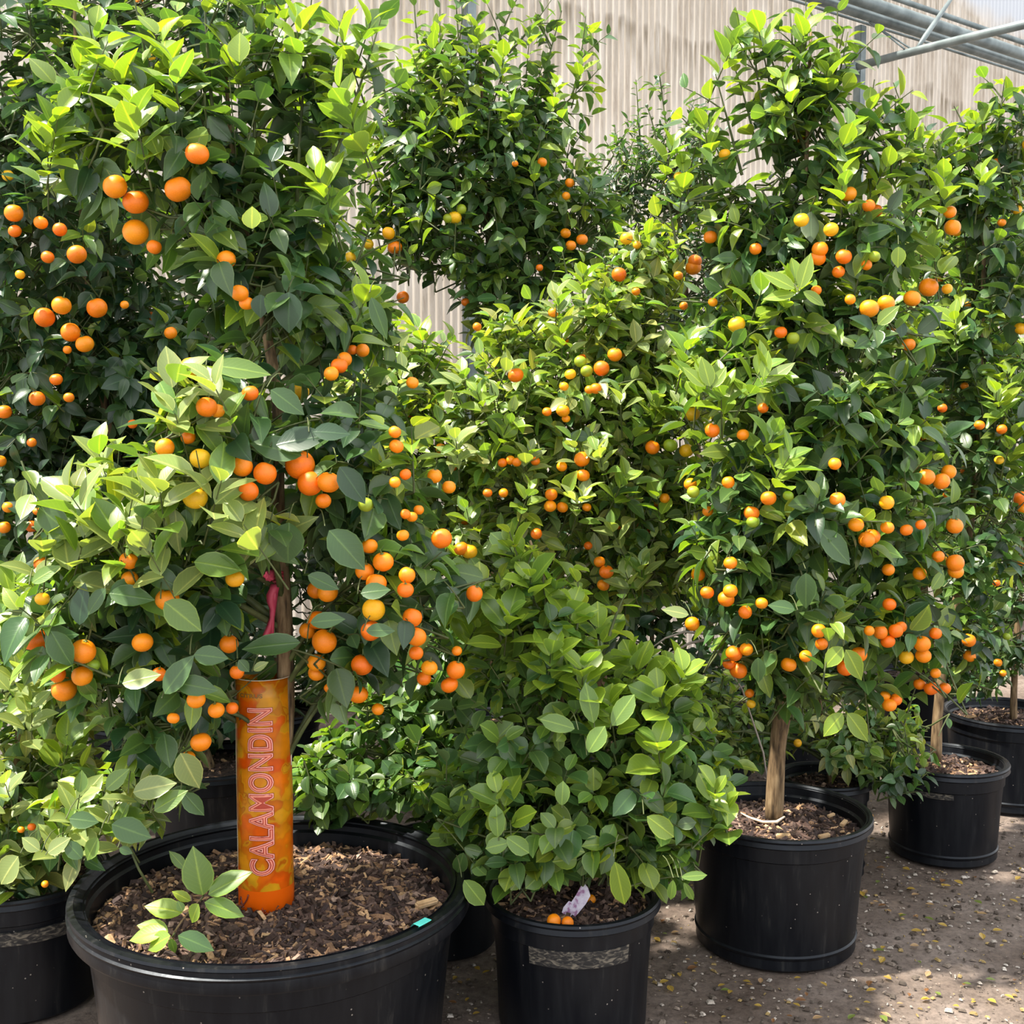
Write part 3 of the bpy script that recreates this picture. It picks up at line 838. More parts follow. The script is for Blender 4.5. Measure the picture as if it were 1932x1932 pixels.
        def cr(A, t):
            i = int(min(t, n - 1.001)); f = t - i
            p0, p1, p2, p3 = A[max(i - 1, 0)], A[i], A[min(i + 1, n - 1)], A[min(i + 2, n - 1)]
            return .5 * ((2 * p1) + (-p0 + p2) * f + (2 * p0 - 5 * p1 + 4 * p2 - p3) * f * f + (-p0 + 3 * p1 - 3 * p2 + p3) * f ** 3)
        pts = np.array([cr(s.pts, t) for t in tt]); rad = np.interp(tt, np.arange(n), s.tr)
        pts[0][2] -= .02
        T.add(pts, rad * (1 + .05 * np.sin(tt * 5)), 14)
        link('trunk', T.mesh('trunk', M_BARK, s.root), root)
        link('branches', s.T.mesh('branches', M_TWIG, s.root), root)
        fs = sorted(s.fruits, key=lambda f: -f[3])
        for p, r, k, _ in fs[:100]:
            fm = FR[k]
            o = link('calamondin_fruit', fm, root, Vector(p) - Vector(s.root))
            o.scale = (r, r, r * rnd.uniform(.88, .99)); o.rotation_euler = (rnd.uniform(-.4, .4), rnd.uniform(-.4, .4), rnd.uniform(0, 6))
            if _ >= 13:
                c_ = link('stalk', FR['stalk'], o)
            if k == 'g': o['label'] = 'unripe green fruit'
            elif k == 'y': o['label'] = 'half ripe yellow fruit'
        return root


def fruit_mesh(name, mat):
    bm = bmesh.new()
    if name != 'stalk': bmesh.ops.create_uvsphere(bm, u_segments=20, v_segments=14, radius=1)
    for v in bm.verts:
        rr = math.hypot(v.co.x, v.co.y)
        if v.co.z > .8: v.co.z -= .10 * (1 - rr / .6) if rr < .6 else 0
        if v.co.z < -.9: v.co.z += .05 * (1 - rr / .45) if rr < .45 else 0
    for f in bm.faces: f.smooth = True
    n0 = len(bm.faces)
    if name != 'stalk':
        me = bpy.data.meshes.new(name); bm.to_mesh(me); bm.free(); me.materials.append(mat); return me
    # calyx star + stalk
    cv = []
    for i in range(10):
        a = i * math.pi / 5; q = .30 if i % 2 == 0 else .15
        cv.append(bm.verts.new((q * math.cos(a), q * math.sin(a), .945 if i % 2 == 0 else .965)))
    top = bm.verts.new((0, 0, 1.02))
    for i in range(10):
        bm.faces.new((cv[i], cv[(i + 1) % 10], top))
    r1 = [bm.verts.new((.06 * math.cos(a), .06 * math.sin(a), .95)) for a in (0, 1.57, 3.14, 4.71)]
    r2 = [bm.verts.new((.05 * math.cos(a) + .12, .05 * math.sin(a), 1.5)) for a in (0, 1.57, 3.14, 4.71)]
    for i in range(4): bm.faces.new((r1[i], r1[(i + 1) % 4], r2[(i + 1) % 4], r2[i]))
    bm.faces.new(r2)
    bm.faces.ensure_lookup_table()
    for i, f in enumerate(bm.faces):
        f.material_index = 0
    me = bpy.data.meshes.new(name); bm.to_mesh(me); bm.free()
    me.materials.append(mat)
    return me


FR = {'stalk': fruit_mesh('stalk', M_CALYX), 'o': fruit_mesh('ripe_fruit', M_ORANGE), 'y': fruit_mesh('half_ripe_fruit', M_YELLOW), 'g': fruit_mesh('unripe_fruit', M_GREEN)}

BACK = []
# ---- the printed-sleeve tree (nearest)
T1 = Plant('calamondin_tree', 'nearest calamondin tree with large glossy leaves, in the largest pot', 'tree',
           [(512, 1715, 2.74), (533, 1450, 2.74), (539, 1270, 2.74), (530, 1100, 2.76), (522, 950, 2.76), (524, 760, 2.76), (497, 600, 2.78), (470, 470, 2.78), (440, 300, 2.8), (420, 60, 2.82)],
           [.021, .021, .021, .022, .018, .014, .011, .009, .006, .004], 2.74, leaf=.094, pal='MMDDML', fresh=.10, up=.25, droop=.35, group='fruiting calamondin trees', dens=.85)
B = T1.blob
B(320, 1030, 210, 220, 2.66, .30); B(170, 1150, 150, 170, 2.62, .26); B(300, 1300, 170, 150, 2.62, .24)
B(150, 980, 90, 120, 2.62, .18, pal='LMVML')
B(650, 880, 180, 210, 2.72, .30); B(740, 1110, 140, 190, 2.72, .28); B(660, 1230, 110, 110, 2.76, .2); B(480, 800, 170, 140, 2.66, .30)
B(520, 540, 190, 130, 2.78, .28); B(450, 400, 220, 130, 2.78, .28); B(300, 250, 230, 160, 2.76, .28); B(560, 210, 130, 200, 2.82, .24, k=.7)
B(380, 760, 80, 90, 2.5, .12, pal='VLVM'); B(450, 960, 120, 110, 2.5, .14, pal='VLMM', k=.7)  # here and below, paler leaf colours paint sun patches on the crown
B(350, 900, 110, 100, 2.5, .15, pal='LVMV')
for q in [(400, 200, 385, -40), (480, 260, 500, -30), (560, 380, 590, -20), (600, 400, 650, 20), (300, 200, 250, -20), (200, 230, 170, 60), (610, 350, 720, 30), (520, 200, 560, -40), (340, 250, 330, 10), (130, 250, 60, 200), (250, 300, 100, 130), (640, 560, 700, 420)]:
    T1.shoot(q[0], q[1], q[2], q[3], 2.78, k=.9, fresh=.22)
B(680, 590, 100, 110, 2.98, .2, .8); B(640, 480, 70, 70, 2.95, .15, .7)
T1.fruit([(372, 290, 22), (217, 352, 22), (336, 357, 25), (256, 381, 24), (256, 438, 24), (291, 466, 14), (427, 490, 18), (452, 553, 17), (465, 572, 14),
          (311, 844, 18), (355, 825, 14), (378, 865, 20, 'y'), (390, 768, 20), (410, 775, 14), (472, 742, 16), (457, 880, 20), (500, 893, 22), (469, 927, 19), (368, 938, 24, 'y'), (566, 877, 28), (585, 912, 24), (620, 910, 22), (610, 945, 15), (690, 952, 15, 'g'),
          (316, 1131, 23), (157, 1229, 24), (68, 1208, 24), (121, 1300, 24), (155, 1275, 20), (108, 1272, 16), (177, 1255, 12, 'g'), (269, 1212, 20), (300, 1272, 14), (370, 1320, 18), (408, 1340, 16), (438, 1336, 12), (327, 1355, 12), (379, 1400, 20), (355, 1430, 14), (443, 1092, 18, 'y'), (243, 1058, 18), (245, 1092, 16), (432, 1215, 18), (447, 1268, 14), (80, 1130, 14, 'y'),
          (597, 1113, 18), (618, 1117, 20), (723, 1060, 20), (688, 1078, 18), (710, 1100, 20), (697, 1030, 16), (768, 1085, 16), (765, 1113, 16), (833, 1016, 20), (600, 1170, 20), (612, 1210, 24), (597, 1250, 18), (597, 1270, 16), (620, 1298, 9), (683, 1254, 21), (676, 1310, 19), (705, 1150, 22, 'y'), (700, 1190, 20), (778, 1165, 19), (785, 1201, 20), (785, 1232, 14), (810, 1260, 16), (800, 1280, 14), (860, 1264, 18), (848, 1292, 17), (862, 1228, 10), (713, 1338, 12), (895, 1120, 16), (580, 1190, 16),
          (640, 690, 16), (650, 678, 14), (625, 705, 14), (665, 660, 10), (684, 661, 13), (778, 722, 12), (748, 842, 14), (745, 815, 12), (820, 898, 14), (847, 919, 13), (765, 895, 11), (745, 910, 11), (765, 970, 10), (777, 975, 11), (790, 962, 10), (760, 1010, 12)])
for h in [(545, 985, 540, 1062, 2.42, 1.75, 'M'), (512, 985, 520, 1040, 2.43, 1.6, 'M'), (568, 1212, 452, 1220, 2.5, .75, 'M'), (545, 550, 542, 628, 2.55, 1.5, 'D'), (492, 555, 490, 600, 2.55, 1.6, 'D'),
          (476, 432, 474, 388, 2.5, 1.7, 'Y'), (452, 118, 450, 58, 2.55, 1.5, 'F'), (365, 1060, 455, 1072, 2.38, 1.1, 'L'), (310, 1135, 380, 1190, 2.36, 1.25, 'L'), (330, 960, 335, 1050, 2.4, 1.0, 'V'),
          (270, 1072, 345, 1110, 2.4, 1.0, 'M'), (205, 1120, 290, 1128, 2.38, 1.0, 'M'), (350, 960, 352, 1005, 2.4, 1.2, 'M'), (365, 1235, 430, 1240, 2.36, 1.2, 'M'), (310, 1310, 360, 1235, 2.36, 1.0, 'M'),
          (330, 1288, 410, 1300, 2.37, 1.0, 'M'), (450, 1245, 470, 1268, 2.42, 1.4, 'M'), (478, 1265, 505, 1248, 2.45, 1.1, 'V'), (510, 735, 575, 780, 2.42, 1.1, 'M'), (400, 690, 510, 700, 2.44, .8, 'L'), (590, 815, 660, 815, 2.42, 1.1, 'D'),
          (520, 840, 620, 815, 2.42, 1.05, 'D'), (640, 880, 690, 950, 2.42, 1.1, 'D'), (620, 1000, 690, 1075, 2.42, 1.2, 'M'), (580, 1085, 640, 1110, 2.45, 1.0, 'M'), (585, 1175, 650, 1165, 2.42, 1.0, 'M'), (680, 1120, 736, 1110, 2.42, 1.2, 'M'),
          (690, 1190, 745, 1188, 2.42, 1.0, 'M'), (60, 1100, 110, 1065, 2.4, 1.0, 'L'), (95, 1190, 135, 1260, 2.38, 1.2, 'M'), (230, 1290, 300, 1270, 2.36, 1.1, 'V'), (700, 560, 730, 640, 2.5, .7, 'M'),
          (150, 1180, 155, 1100, 2.4, 1.0, 'D'), (200, 1110, 160, 1160, 2.38, 1.0, 'M'), (570, 860, 470, 830, 2.42, 1.0, 'M')]:
    T1.hero(*h)
T1.inner_fruit(12, .020)

# ---- left bush tree in the cut-off pot
T0 = Plant('citrus_bush', 'pale margined leafy citrus bush in the pot at the left edge', 'bush',
           [(20, 1680, 3.0), (30, 1500, 3.0), (40, 1300, 3.0), (45, 1150, 3.0)], [.012, .011, .008, .004], 3.0, leaf=.080, pal='MVLVM', fresh=.08, up=.2, droop=.25, dens=.85)
T0.blob(50, 1450, 190, 160, 2.98, .26); T0.blob(90, 1280, 170, 140, 2.96, .24); T0.blob(60, 1590, 150, 100, 2.92, .22); T0.blob(200, 1520, 120, 100, 2.72, .16, leaf=.07)
T0.blob(20, 1130, 90, 90, 2.98, .2, pal='LLF'); T0.blob(290, 1470, 80, 70, 2.65, .1, k=.8); T0.blob(60, 1670, 90, 50, 2.9, .15, pal='DDM')
T0.fruit([(60, 1560, 8), (225, 1690, 8), (85, 1668, 7), (40, 1565, 7)])
for h in [(75, 1605, 40, 1580, 2.5, 1.2, 'V'), (90, 1610, 130, 1580, 2.5, 1.2, 'V'), (155, 1620, 120, 1585, 2.5, 1.2, 'M'), (35, 1615, -5, 1670, 2.5, 1.4, 'V'), (210, 1555, 285, 1580, 2.42, 1.2, 'M'), (185, 1580, 160, 1625, 2.45, 1.2, 'L'),
          (130, 1545, 185, 1550, 2.45, 1.2, 'M'), (340, 1420, 375, 1490, 2.45, 1.3, 'V'), (345, 1495, 385, 1540, 2.45, 1.1, 'M'), (250, 1495, 330, 1475, 2.42, 1.1, 'V'), (290, 1530, 350, 1490, 2.42, 1.0, 'L'), (200, 1490, 240, 1450, 2.42, 1.2, 'L'), (225, 1600, 250, 1610, 2.42, 1.2, 'M')]:
    T0.hero(*h)

# ---- back left tree, its shade put into the dark leaf palette
TB = Plant('calamondin_tree', 'calamondin tree at the back left with leaves coloured dark for shade', 'tree',
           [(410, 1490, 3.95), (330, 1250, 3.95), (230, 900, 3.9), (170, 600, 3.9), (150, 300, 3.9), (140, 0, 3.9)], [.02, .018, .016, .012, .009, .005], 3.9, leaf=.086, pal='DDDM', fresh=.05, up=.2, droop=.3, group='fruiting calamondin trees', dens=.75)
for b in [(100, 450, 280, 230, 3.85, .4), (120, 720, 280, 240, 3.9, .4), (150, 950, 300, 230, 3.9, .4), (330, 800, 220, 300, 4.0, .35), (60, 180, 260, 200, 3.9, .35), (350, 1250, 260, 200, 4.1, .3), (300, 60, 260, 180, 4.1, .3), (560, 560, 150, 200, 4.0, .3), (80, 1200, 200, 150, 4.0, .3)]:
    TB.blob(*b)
for b in [(120, 620, 300, 220, 4.35, .3, .8), (120, 900, 300, 220, 4.35, .3, .9), (100, 330, 280, 200, 4.35, .3, .6), (400, 980, 200, 200, 4.3, .25, .9)]: TB.blob(*b)  # rear leaf masses added to darken bright gaps in the crown
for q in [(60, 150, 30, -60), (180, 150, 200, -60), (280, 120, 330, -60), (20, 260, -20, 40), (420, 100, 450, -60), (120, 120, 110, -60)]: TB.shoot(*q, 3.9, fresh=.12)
TB.fruit([(26, 402, 17), (28, 436, 12), (77, 420, 13), (113, 433, 13), (90, 485, 12), (145, 480, 18), (38, 518, 9, 'y'), (84, 599, 19), (116, 576, 18), (183, 581, 19), (133, 627, 18), (160, 649, 17), (322, 628, 12), (235, 575, 8), (106, 716, 12), (70, 752, 15), (8, 777, 14), (130, 750, 10), (60, 835, 9), (250, 800, 9), (0, 870, 12), (60, 993, 12), (8, 995, 12), (70, 965, 8), (127, 660, 8)])
TB.inner_fruit(30, .018)

# ---- centre back tree
TM = Plant('calamondin_tree', 'tall sparse topped tree standing before the wall at centre back', 'tree',
           [(928, 1290, 4.45), (935, 1000, 4.45), (935, 750, 4.45), (930, 560, 4.45), (915, 350, 4.45), (905, 80, 4.45)], [.022, .022, .02, .016, .010, .005], 4.45, leaf=.080, pal='MMDML', fresh=.14, up=.5, droop=.2, group='fruiting calamondin trees', dens=.8)
for b in [(900, 180, 150, 130, 4.4, .3), (890, 330, 200, 130, 4.4, .32), (900, 440, 170, 110, 4.4, .3), (1010, 250, 100, 140, 4.4, .22), (790, 260, 90, 120, 4.4, .22), (950, 560, 110, 100, 4.4, .2), (740, 420, 90, 80, 4.4, .2, .8), (1080, 400, 120, 110, 4.45, .22), (1010, 480, 110, 100, 4.4, .2)]:
    TM.blob(*b)
for q in [(800, 150, 780, -20), (870, 120, 860, -40), (930, 120, 990, -30), (1010, 200, 1060, 20), (840, 180, 830, 10), (1000, 250, 1130, 130), (1080, 180, 1105, 30), (760, 270, 700, 60), (740, 360, 660, 330), (740, 300, 690, 230), (960, 100, 1040, 0), (900, 300, 890, 40), (700, 450, 620, 400), (700, 520, 600, 470)]:
    TM.shoot(*q, 4.4, fresh=.3)
TM.fruit([(858, 410, 13, 'y'), (870, 395, 10, 'g'), (845, 412, 9, 'g'), (1023, 306, 9), (972, 309, 6), (1075, 345, 9), (1068, 370, 8), (1067, 440, 10), (1077, 463, 10), (1098, 452, 11), (733, 440, 12, 'y'), (745, 467, 14), (695, 461, 10, 'y'), (660, 487, 12, 'y'), (760, 561, 12), (690, 573, 9), (1018, 505, 7), (878, 570, 8)])

# ---- small dark tree near the wall
TS = Plant('citrus_tree', 'small dark leaved tree close to the wall between the two tall ones', 'tree',
           [(1340, 1200, 5.0), (1320, 900, 5.0), (1290, 500, 5.0), (1260, 250, 5.0)], [.018, .016, .01, .005], 5.0, leaf=.055, kind='long', pal='DDM', fresh=.05, up=.5, dens=.8)
for b in [(1290, 330, 90, 120, 5.0, .3), (1180, 340, 80, 90, 5.0, .25), (1280, 520, 160, 120, 5.0, .3), (1180, 470, 90, 100, 5.0, .25)]: TS.blob(*b)
for q in [(1260, 260, 1245, 140), (1290, 260, 1310, 190), (1210, 300, 1200, 150), (1170, 300, 1160, 235), (1240, 280, 1220, 200)]: TS.shoot(*q, 5.0, fresh=.05)

# ---- dense centre tree, sunlight put into its pale leaf palette
TC = Plant('calamondin_tree', 'dense calamondin tree in the centre with leaves coloured pale for sunlight', 'tree',
           [(1146, 1410, 3.9), (1130, 1200, 3.9), (1120, 900, 3.88), (1130, 650, 3.88), (1150, 500, 3.88)], [.02, .018, .015, .01, .005], 3.88, leaf=.074, pal='LVMLV', fresh=.16, up=.3, droop=.2, group='fruiting calamondin trees', dens=.85)
for b in [(760, 720, 150, 130, 3.8, .28), (800, 880, 150, 150, 3.75, .28), (940, 800, 150, 150, 3.7, .3), (1100, 760, 170, 140, 3.7, .3), (1130, 600, 150, 110, 3.8, .3), (1220, 500, 100, 90, 3.85, .22), (1230, 640, 130, 130, 3.75, .26), (1000, 940, 170, 130, 3.65, .3), (1150, 920, 150, 130, 3.65, .28), (1240, 830, 130, 150, 3.7, .25),
          (1180, 1070, 150, 110, 3.7, .26), (980, 650, 100, 80, 3.85, .2), (900, 1030, 120, 80, 3.6, .2), (1280, 980, 110, 130, 3.75, .25), (1010, 1160, 200, 100, 3.85, .25, .8, .05, None, 'DDM')]:
    TC.blob(*b)
for q in [(1200, 480, 1190, 420), (1250, 480, 1280, 420), (1080, 560, 1060, 470), (700, 600, 690, 520)]: TC.shoot(*q, 3.8, fresh=.6)
TC.fruit([(973, 708, 15), (1135, 695, 15), (1160, 669, 14), (1095, 682, 12, 'g'), (1076, 706, 11, 'y'), (1107, 700, 12, 'g'), (1064, 729, 9, 'y'), (1112, 735, 9), (1124, 733, 11), (1062, 775, 13), (1032, 777, 9), (1068, 790, 8), (1098, 866, 15), (1060, 880, 10), (1100, 897, 13), (948, 873, 9), (963, 868, 9), (975, 872, 9), (1010, 870, 9), (1040, 933, 12), (1061, 957, 11), (1038, 955, 12), (1107, 957, 9), (1012, 1007, 11), (920, 930, 9), (950, 930, 9), (1144, 1079, 14), (1138, 1104, 12), (1131, 1060, 11), (885, 1040, 16, 'y'), (870, 1035, 14), (1012, 1070, 8),
          (1168, 518, 14), (1182, 450, 12, 'y'), (1202, 462, 8, 'y'), (1308, 505, 15), (1311, 493, 13), (1280, 520, 9), (1290, 577, 8), (1200, 550, 8), (1044, 590, 10), (1231, 844, 14), (1265, 840, 14, 'g'), (1295, 850, 14, 'y'), (1305, 780, 16, 'y'), (1254, 940, 10)])
TC.inner_fruit(30, .017)

# ---- green bush in pot 2
T2 = Plant('citrus_bush', 'bright green fruitless bush spilling over the pot with the worn band', 'bush',
           [(1075, 1705, 2.96), (1070, 1550, 2.96), (1060, 1350, 2.96), (1040, 1150, 2.96), (1000, 1020, 2.94)], [.012, .011, .009, .006, .003], 2.92, leaf=.070, kind='round', pal='MLMLM', fresh=.22, up=.35, droop=.12, dens=.9)
for b in [(1010, 1330, 190, 160, 2.92, .26), (1040, 1500, 210, 130, 2.88, .26), (1190, 1480, 150, 130, 2.88, .24), (1000, 1180, 110, 110, 2.92, .2, 1, .5, .7), (1130, 1600, 140, 70, 2.85, .18), (1230, 1330, 110, 110, 2.95, .2), (980, 1600, 110, 70, 2.82, .16), (1250, 1590, 80, 80, 2.82, .14), (1330, 1500, 70, 55, 2.85, .12, 1.3, .5), (1300, 1430, 100, 80, 2.95, .15), (900, 1480, 110, 100, 2.9, .18)]:
    T2.blob(*b)
for q in [(1080, 1280, 960, 1000), (1030, 1200, 1020, 1060), (1080, 1250, 1090, 1090), (1150, 1200, 1180, 1120), (950, 1220, 930, 1100), (1000, 1250, 940, 1080)]: T2.shoot(*q, 2.85, fresh=.7)
T2.pal = 'LMLL'; T2.hw = .72
for h in [(1160, 1625, 1180, 1712, 2.60, .82, 'F'), (1120, 1365, 1105, 1290, 2.68, .9, 'L'), (1155, 1370, 1195, 1310, 2.68, 1.0, 'L'), (1085, 1375, 1020, 1355, 2.66, 1.0, 'L'), (1110, 1420, 1140, 1370, 2.66, 1.2, 'L'), (1220, 1540, 1275, 1580, 2.64, 1.1, 'F'), (1060, 1520, 1062, 1475, 2.62, 1.2, 'L'),
          (960, 1590, 915, 1600, 2.6, 1.3, 'L'), (955, 1580, 1000, 1610, 2.6, 1.2, 'L'), (940, 1580, 935, 1520, 2.6, 1.0, 'L'), (875, 1660, 915, 1710, 2.65, 1.1, 'L'), (1270, 1660, 1265, 1700, 2.62, .8, 'L'), (1285, 1655, 1335, 1650, 2.62, .7, 'L'), (1290, 1665, 1310, 1700, 2.62, .7, 'L')]:
    T2.hero(*h)

# ---- darker small leaved bush behind the big pot
T6 = Plant('citrus_bush', 'shaded dark green bush behind the right rim of the largest pot', 'bush',
           [(833, 1600, 3.32), (810, 1480, 3.32), (780, 1350, 3.32), (760, 1250, 3.32)], [.011, .010, .007, .003], 3.3, leaf=.064, kind='round', pal='MMLM', fresh=.10, up=.3, dens=.9)
for b in [(700, 1430, 150, 110, 3.3, .26), (830, 1450, 140, 120, 3.25, .24), (620, 1480, 90, 80, 3.2, .18), (850, 1570, 90, 90, 3.2, .2), (770, 1320, 150, 90, 3.35, .22), (860, 1200, 90, 110, 3.3, .2), (930, 1620, 70, 80, 3.15, .15)]: T6.blob(*b)

# ---- right fruiting tree in pot 3
T3 = Plant('calamondin_tree', 'fruit laden calamondin tree with a bare trunk in the plain middle right pot', 'tree',
           [(1460, 1545, 3.36), (1468, 1400, 3.36), (1483, 1300, 3.36), (1492, 1100, 3.36), (1500, 850, 3.36), (1515, 600, 3.38), (1520, 350, 3.4), (1530, 60, 3.4)], [.026, .025, .024, .020, .016, .011, .007, .004], 3.36, leaf=.089, pal='MMDML', fresh=.12, up=.3, droop=.3, group='fruiting calamondin trees', dens=.85)
for b in [(1400, 870, 150, 140, 3.3, .3), (1400, 1040, 130, 130, 3.25, .28), (1530, 960, 150, 160, 3.2, .3), (1660, 950, 150, 160, 3.3, .3), (1540, 1150, 160, 120, 3.2, .28), (1430, 1190, 110, 100, 3.25, .22), (1660, 1150, 110, 120, 3.3, .25), (1740, 1180, 70, 110, 3.3, .18, .8),
          (1560, 780, 170, 130, 3.3, .3), (1700, 780, 120, 120, 3.35, .25), (1430, 700, 140, 110, 3.3, .26, 1, .45), (1600, 610, 160, 110, 3.35, .28), (1460, 560, 120, 110, 3.38, .25), (1620, 450, 140, 100, 3.38, .25), (1480, 400, 120, 110, 3.4, .24, .8), (1570, 290, 130, 100, 3.4, .22, .8), (1380, 430, 90, 120, 3.4, .2, .8), (1530, 1270, 140, 60, 3.25, .2), (1500, 200, 110, 90, 3.4, .2, .7), (1360, 640, 90, 100, 3.45, .2)]:
    T3.blob(*b)
for q in [(1500, 260, 1520, -10), (1450, 250, 1420, 40), (1540, 260, 1600, 60), (1400, 330, 1350, 140), (1480, 200, 1440, 60), (1430, 300, 1380, 110), (1620, 330, 1650, 150), (1680, 350, 1690, 180), (1560, 230, 1580, 10), (1500, 180, 1490, 20), (1650, 380, 1740, 210), (1300, 420, 1290, 310), (1330, 350, 1320, 220), (1720, 420, 1780, 260), (1280, 480, 1250, 330)]:
    T3.shoot(*q, 3.4, fresh=.28)
T3.fruit([(1280, 333, 9, 'y'), (1367, 291, 11, 'y'), (1601, 366, 15), (1639, 388, 12), (1512, 415, 14, 'y'), (1568, 433, 14, 'y'), (1547, 470, 15), (1543, 487, 15), (1592, 484, 15), (1582, 513, 12), (1650, 484, 11, 'g'), (1635, 500, 10), (1640, 582, 18), (1672, 572, 16), (1721, 563, 16), (1752, 542, 18), (1787, 545, 10, 'y'), (1797, 429, 15), (1792, 400, 12), (1604, 565, 10), (1540, 548, 10), (1496, 638, 12, 'g'), (1473, 627, 12), (1714, 650, 13), (1344, 812, 14), (1308, 928, 12, 'g'), (1374, 910, 12), (1440, 770, 10), (1450, 940, 15), (1487, 935, 10, 'g'), (1418, 968, 15), (1420, 985, 12, 'g'), (1580, 943, 15), (1575, 875, 12), (1748, 900, 16), (1776, 908, 16), (1790, 890, 14), (1673, 948, 14, 'y'), (1645, 1012, 16), (1635, 1018, 16), (1615, 990, 15), (1674, 995, 13), (1710, 1000, 12), (1737, 990, 10), (1801, 992, 16), (1802, 1062, 17), (1803, 1078, 15), (1676, 1075, 12), (1735, 1082, 13), (1770, 1050, 12), (1378, 1062, 13), (1406, 1155, 13), (1437, 1138, 12), (1378, 1115, 14), (1370, 1130, 16), (1334, 1118, 13), (1306, 1177, 14), (1678, 1140, 13), (1640, 1190, 10), (1488, 1254, 15), (1545, 1190, 14), (1550, 1215, 12), (1385, 1233, 16), (1375, 1252, 12), (1408, 1225, 13), (1393, 1265, 17), (1414, 1308, 9), (1417, 1328, 9, 'y'), (1520, 1238, 12), (1595, 1260, 16), (1620, 1235, 16), (1675, 1210, 14), (1690, 1190, 14), (1740, 1215, 16), (1742, 1237, 15), (1765, 1195, 12), (1710, 1240, 14, 'y'), (1678, 1330, 14), (1690, 1320, 12), (1670, 1312, 10), (1735, 1290, 12), (1757, 1299, 14), (1782, 1299, 12), (1765, 1270, 10), (1390, 612, 16, 'y'), (1345, 570, 9)])
T3.hw = .82
for h in [(1590, 1220, 1555, 1260, 2.95, 1.3, 'F'), (1595, 1225, 1630, 1285, 2.95, 1.1, 'F'), (1590, 1345, 1553, 1390, 2.98, 1.2, 'F'), (1598, 1345, 1642, 1400, 2.98, 1.1, 'F'), (1545, 1000, 1610, 1065, 2.95, 1.1, 'M'), (1300, 1160, 1250, 1148, 3.0, 1.0, 'V'), (1460, 880, 1520, 860, 3.0, 1.1, 'F'), (1430, 1240, 1432, 1290, 3.0, 1.2, 'M'), (1520, 1080, 1522, 1150, 2.95, 1.2, 'M'),
          (1695, 465, 1695, 505, 3.1, 1.5, 'F'), (1500, 1150, 1450, 1140, 2.96, 1.2, 'M'), (1340, 730, 1325, 672, 3.0, 1.1, 'F'), (1345, 732, 1370, 690, 3.0, 1.0, 'F'), (1330, 730, 1290, 690, 3.0, 1.0, 'F'), (1440, 715, 1450, 660, 3.0, .9, 'F'), (1445, 722, 1500, 680, 3.0, .8, 'V'),
          (1500, 545, 1440, 510, 3.05, 1.0, 'F'), (1510, 545, 1530, 475, 3.05, .9, 'F'), (1500, 555, 1440, 560, 3.05, .9, 'F'), (1515, 550, 1560, 575, 3.05, 1.0, 'F')]:
    T3.hero(*h)
T3.inner_fruit(14, .018)

# ---- far right trees
T4 = Plant('calamondin_tree', 'calamondin tree in the second pot from the right edge', 'tree',
           [(1766, 1425, 4.06), (1770, 1340, 4.06), (1785, 1220, 4.06), (1830, 1000, 4.1), (1850, 700, 4.1), (1860, 300, 4.1)], [.019, .018, .016, .012, .009, .004], 4.06, leaf=.082, pal='MDMLD', fresh=.12, up=.35, droop=.25, group='fruiting calamondin trees', dens=.8)
for b in [(1840, 1000, 110, 140, 4.1, .26), (1860, 800, 120, 140, 4.05, .28), (1820, 640, 130, 110, 4.1, .26), (1870, 500, 120, 110, 4.1, .26), (1830, 360, 120, 100, 4.1, .24), (1890, 270, 80, 80, 4.1, .2, .8), (1820, 1170, 90, 90, 4.1, .2), (1800, 1260, 60, 40, 4.1, .12), (1740, 320, 80, 80, 4.2, .2, .8)]: T4.blob(*b)
for q in [(1840, 300, 1800, 200), (1880, 250, 1895, 150), (1920, 300, 1935, 170), (1860, 260, 1850, 190), (1900, 720, 1880, 670), (1780, 330, 1740, 230)]: T4.shoot(*q, 4.0, fresh=.4)
T4.fruit([(1828, 1208, 13), (1829, 1238, 12), (1848, 802, 10), (1778, 770, 9), (1885, 868, 9, 'y'), (1918, 395, 10, 'y'), (1890, 420, 8), (1925, 620, 12, 'y'), (1890, 810, 10)])
T4.inner_fruit(14, .017)

T5 = Plant('citrus_tree', 'narrow leaved tree in the pot cut by the right edge', 'tree',
           [(1912, 1365, 4.62), (1914, 1280, 4.62), (1925, 1100, 4.62), (1940, 800, 4.62), (1945, 400, 4.62)], [.014, .013, .012, .009, .004], 4.6, leaf=.07, kind='long', pal='DDMM', fresh=.06, up=.3, droop=.3, dens=.8)
for b in [(1890, 1150, 100, 130, 4.6, .3), (1950, 1000, 130, 150, 4.55, .3), (1970, 750, 130, 180, 4.6, .3), (1960, 450, 110, 180, 4.6, .3), (1860, 1260, 80, 60, 4.6, .15)]: T5.blob(*b)
T5.fruit([(1925, 940, 14), (1927, 1060, 8), (1892, 1270, 7), (1883, 1250, 8), (1880, 1100, 7), (1930, 960, 10)])

TR = Plant('citrus_tree', 'hazy yellow green tree behind the right hand fruiting trees', 'tree',
           [(1746, 1260, 5.5), (1740, 900, 5.5), (1740, 600, 5.5), (1740, 400, 5.5)], [.02, .016, .01, .005], 5.5, leaf=.075, pal='LVMM', fresh=.15, up=.3, dens=.7)
for b in [(1740, 620, 130, 150, 5.5, .4), (1620, 700, 160, 160, 5.5, .4), (1850, 720, 150, 200, 5.6, .4), (1740, 900, 200, 180, 5.4, .4), (1700, 450, 120, 90, 5.5, .3), (1880, 480, 120, 130, 5.6, .3), (1850, 1020, 140, 150, 5.5, .35), (1500, 800, 150, 150, 5.5, .3), (1400, 680, 130, 150, 5.4, .3)]: TR.blob(*b)
TR.inner_fruit(30, .018)

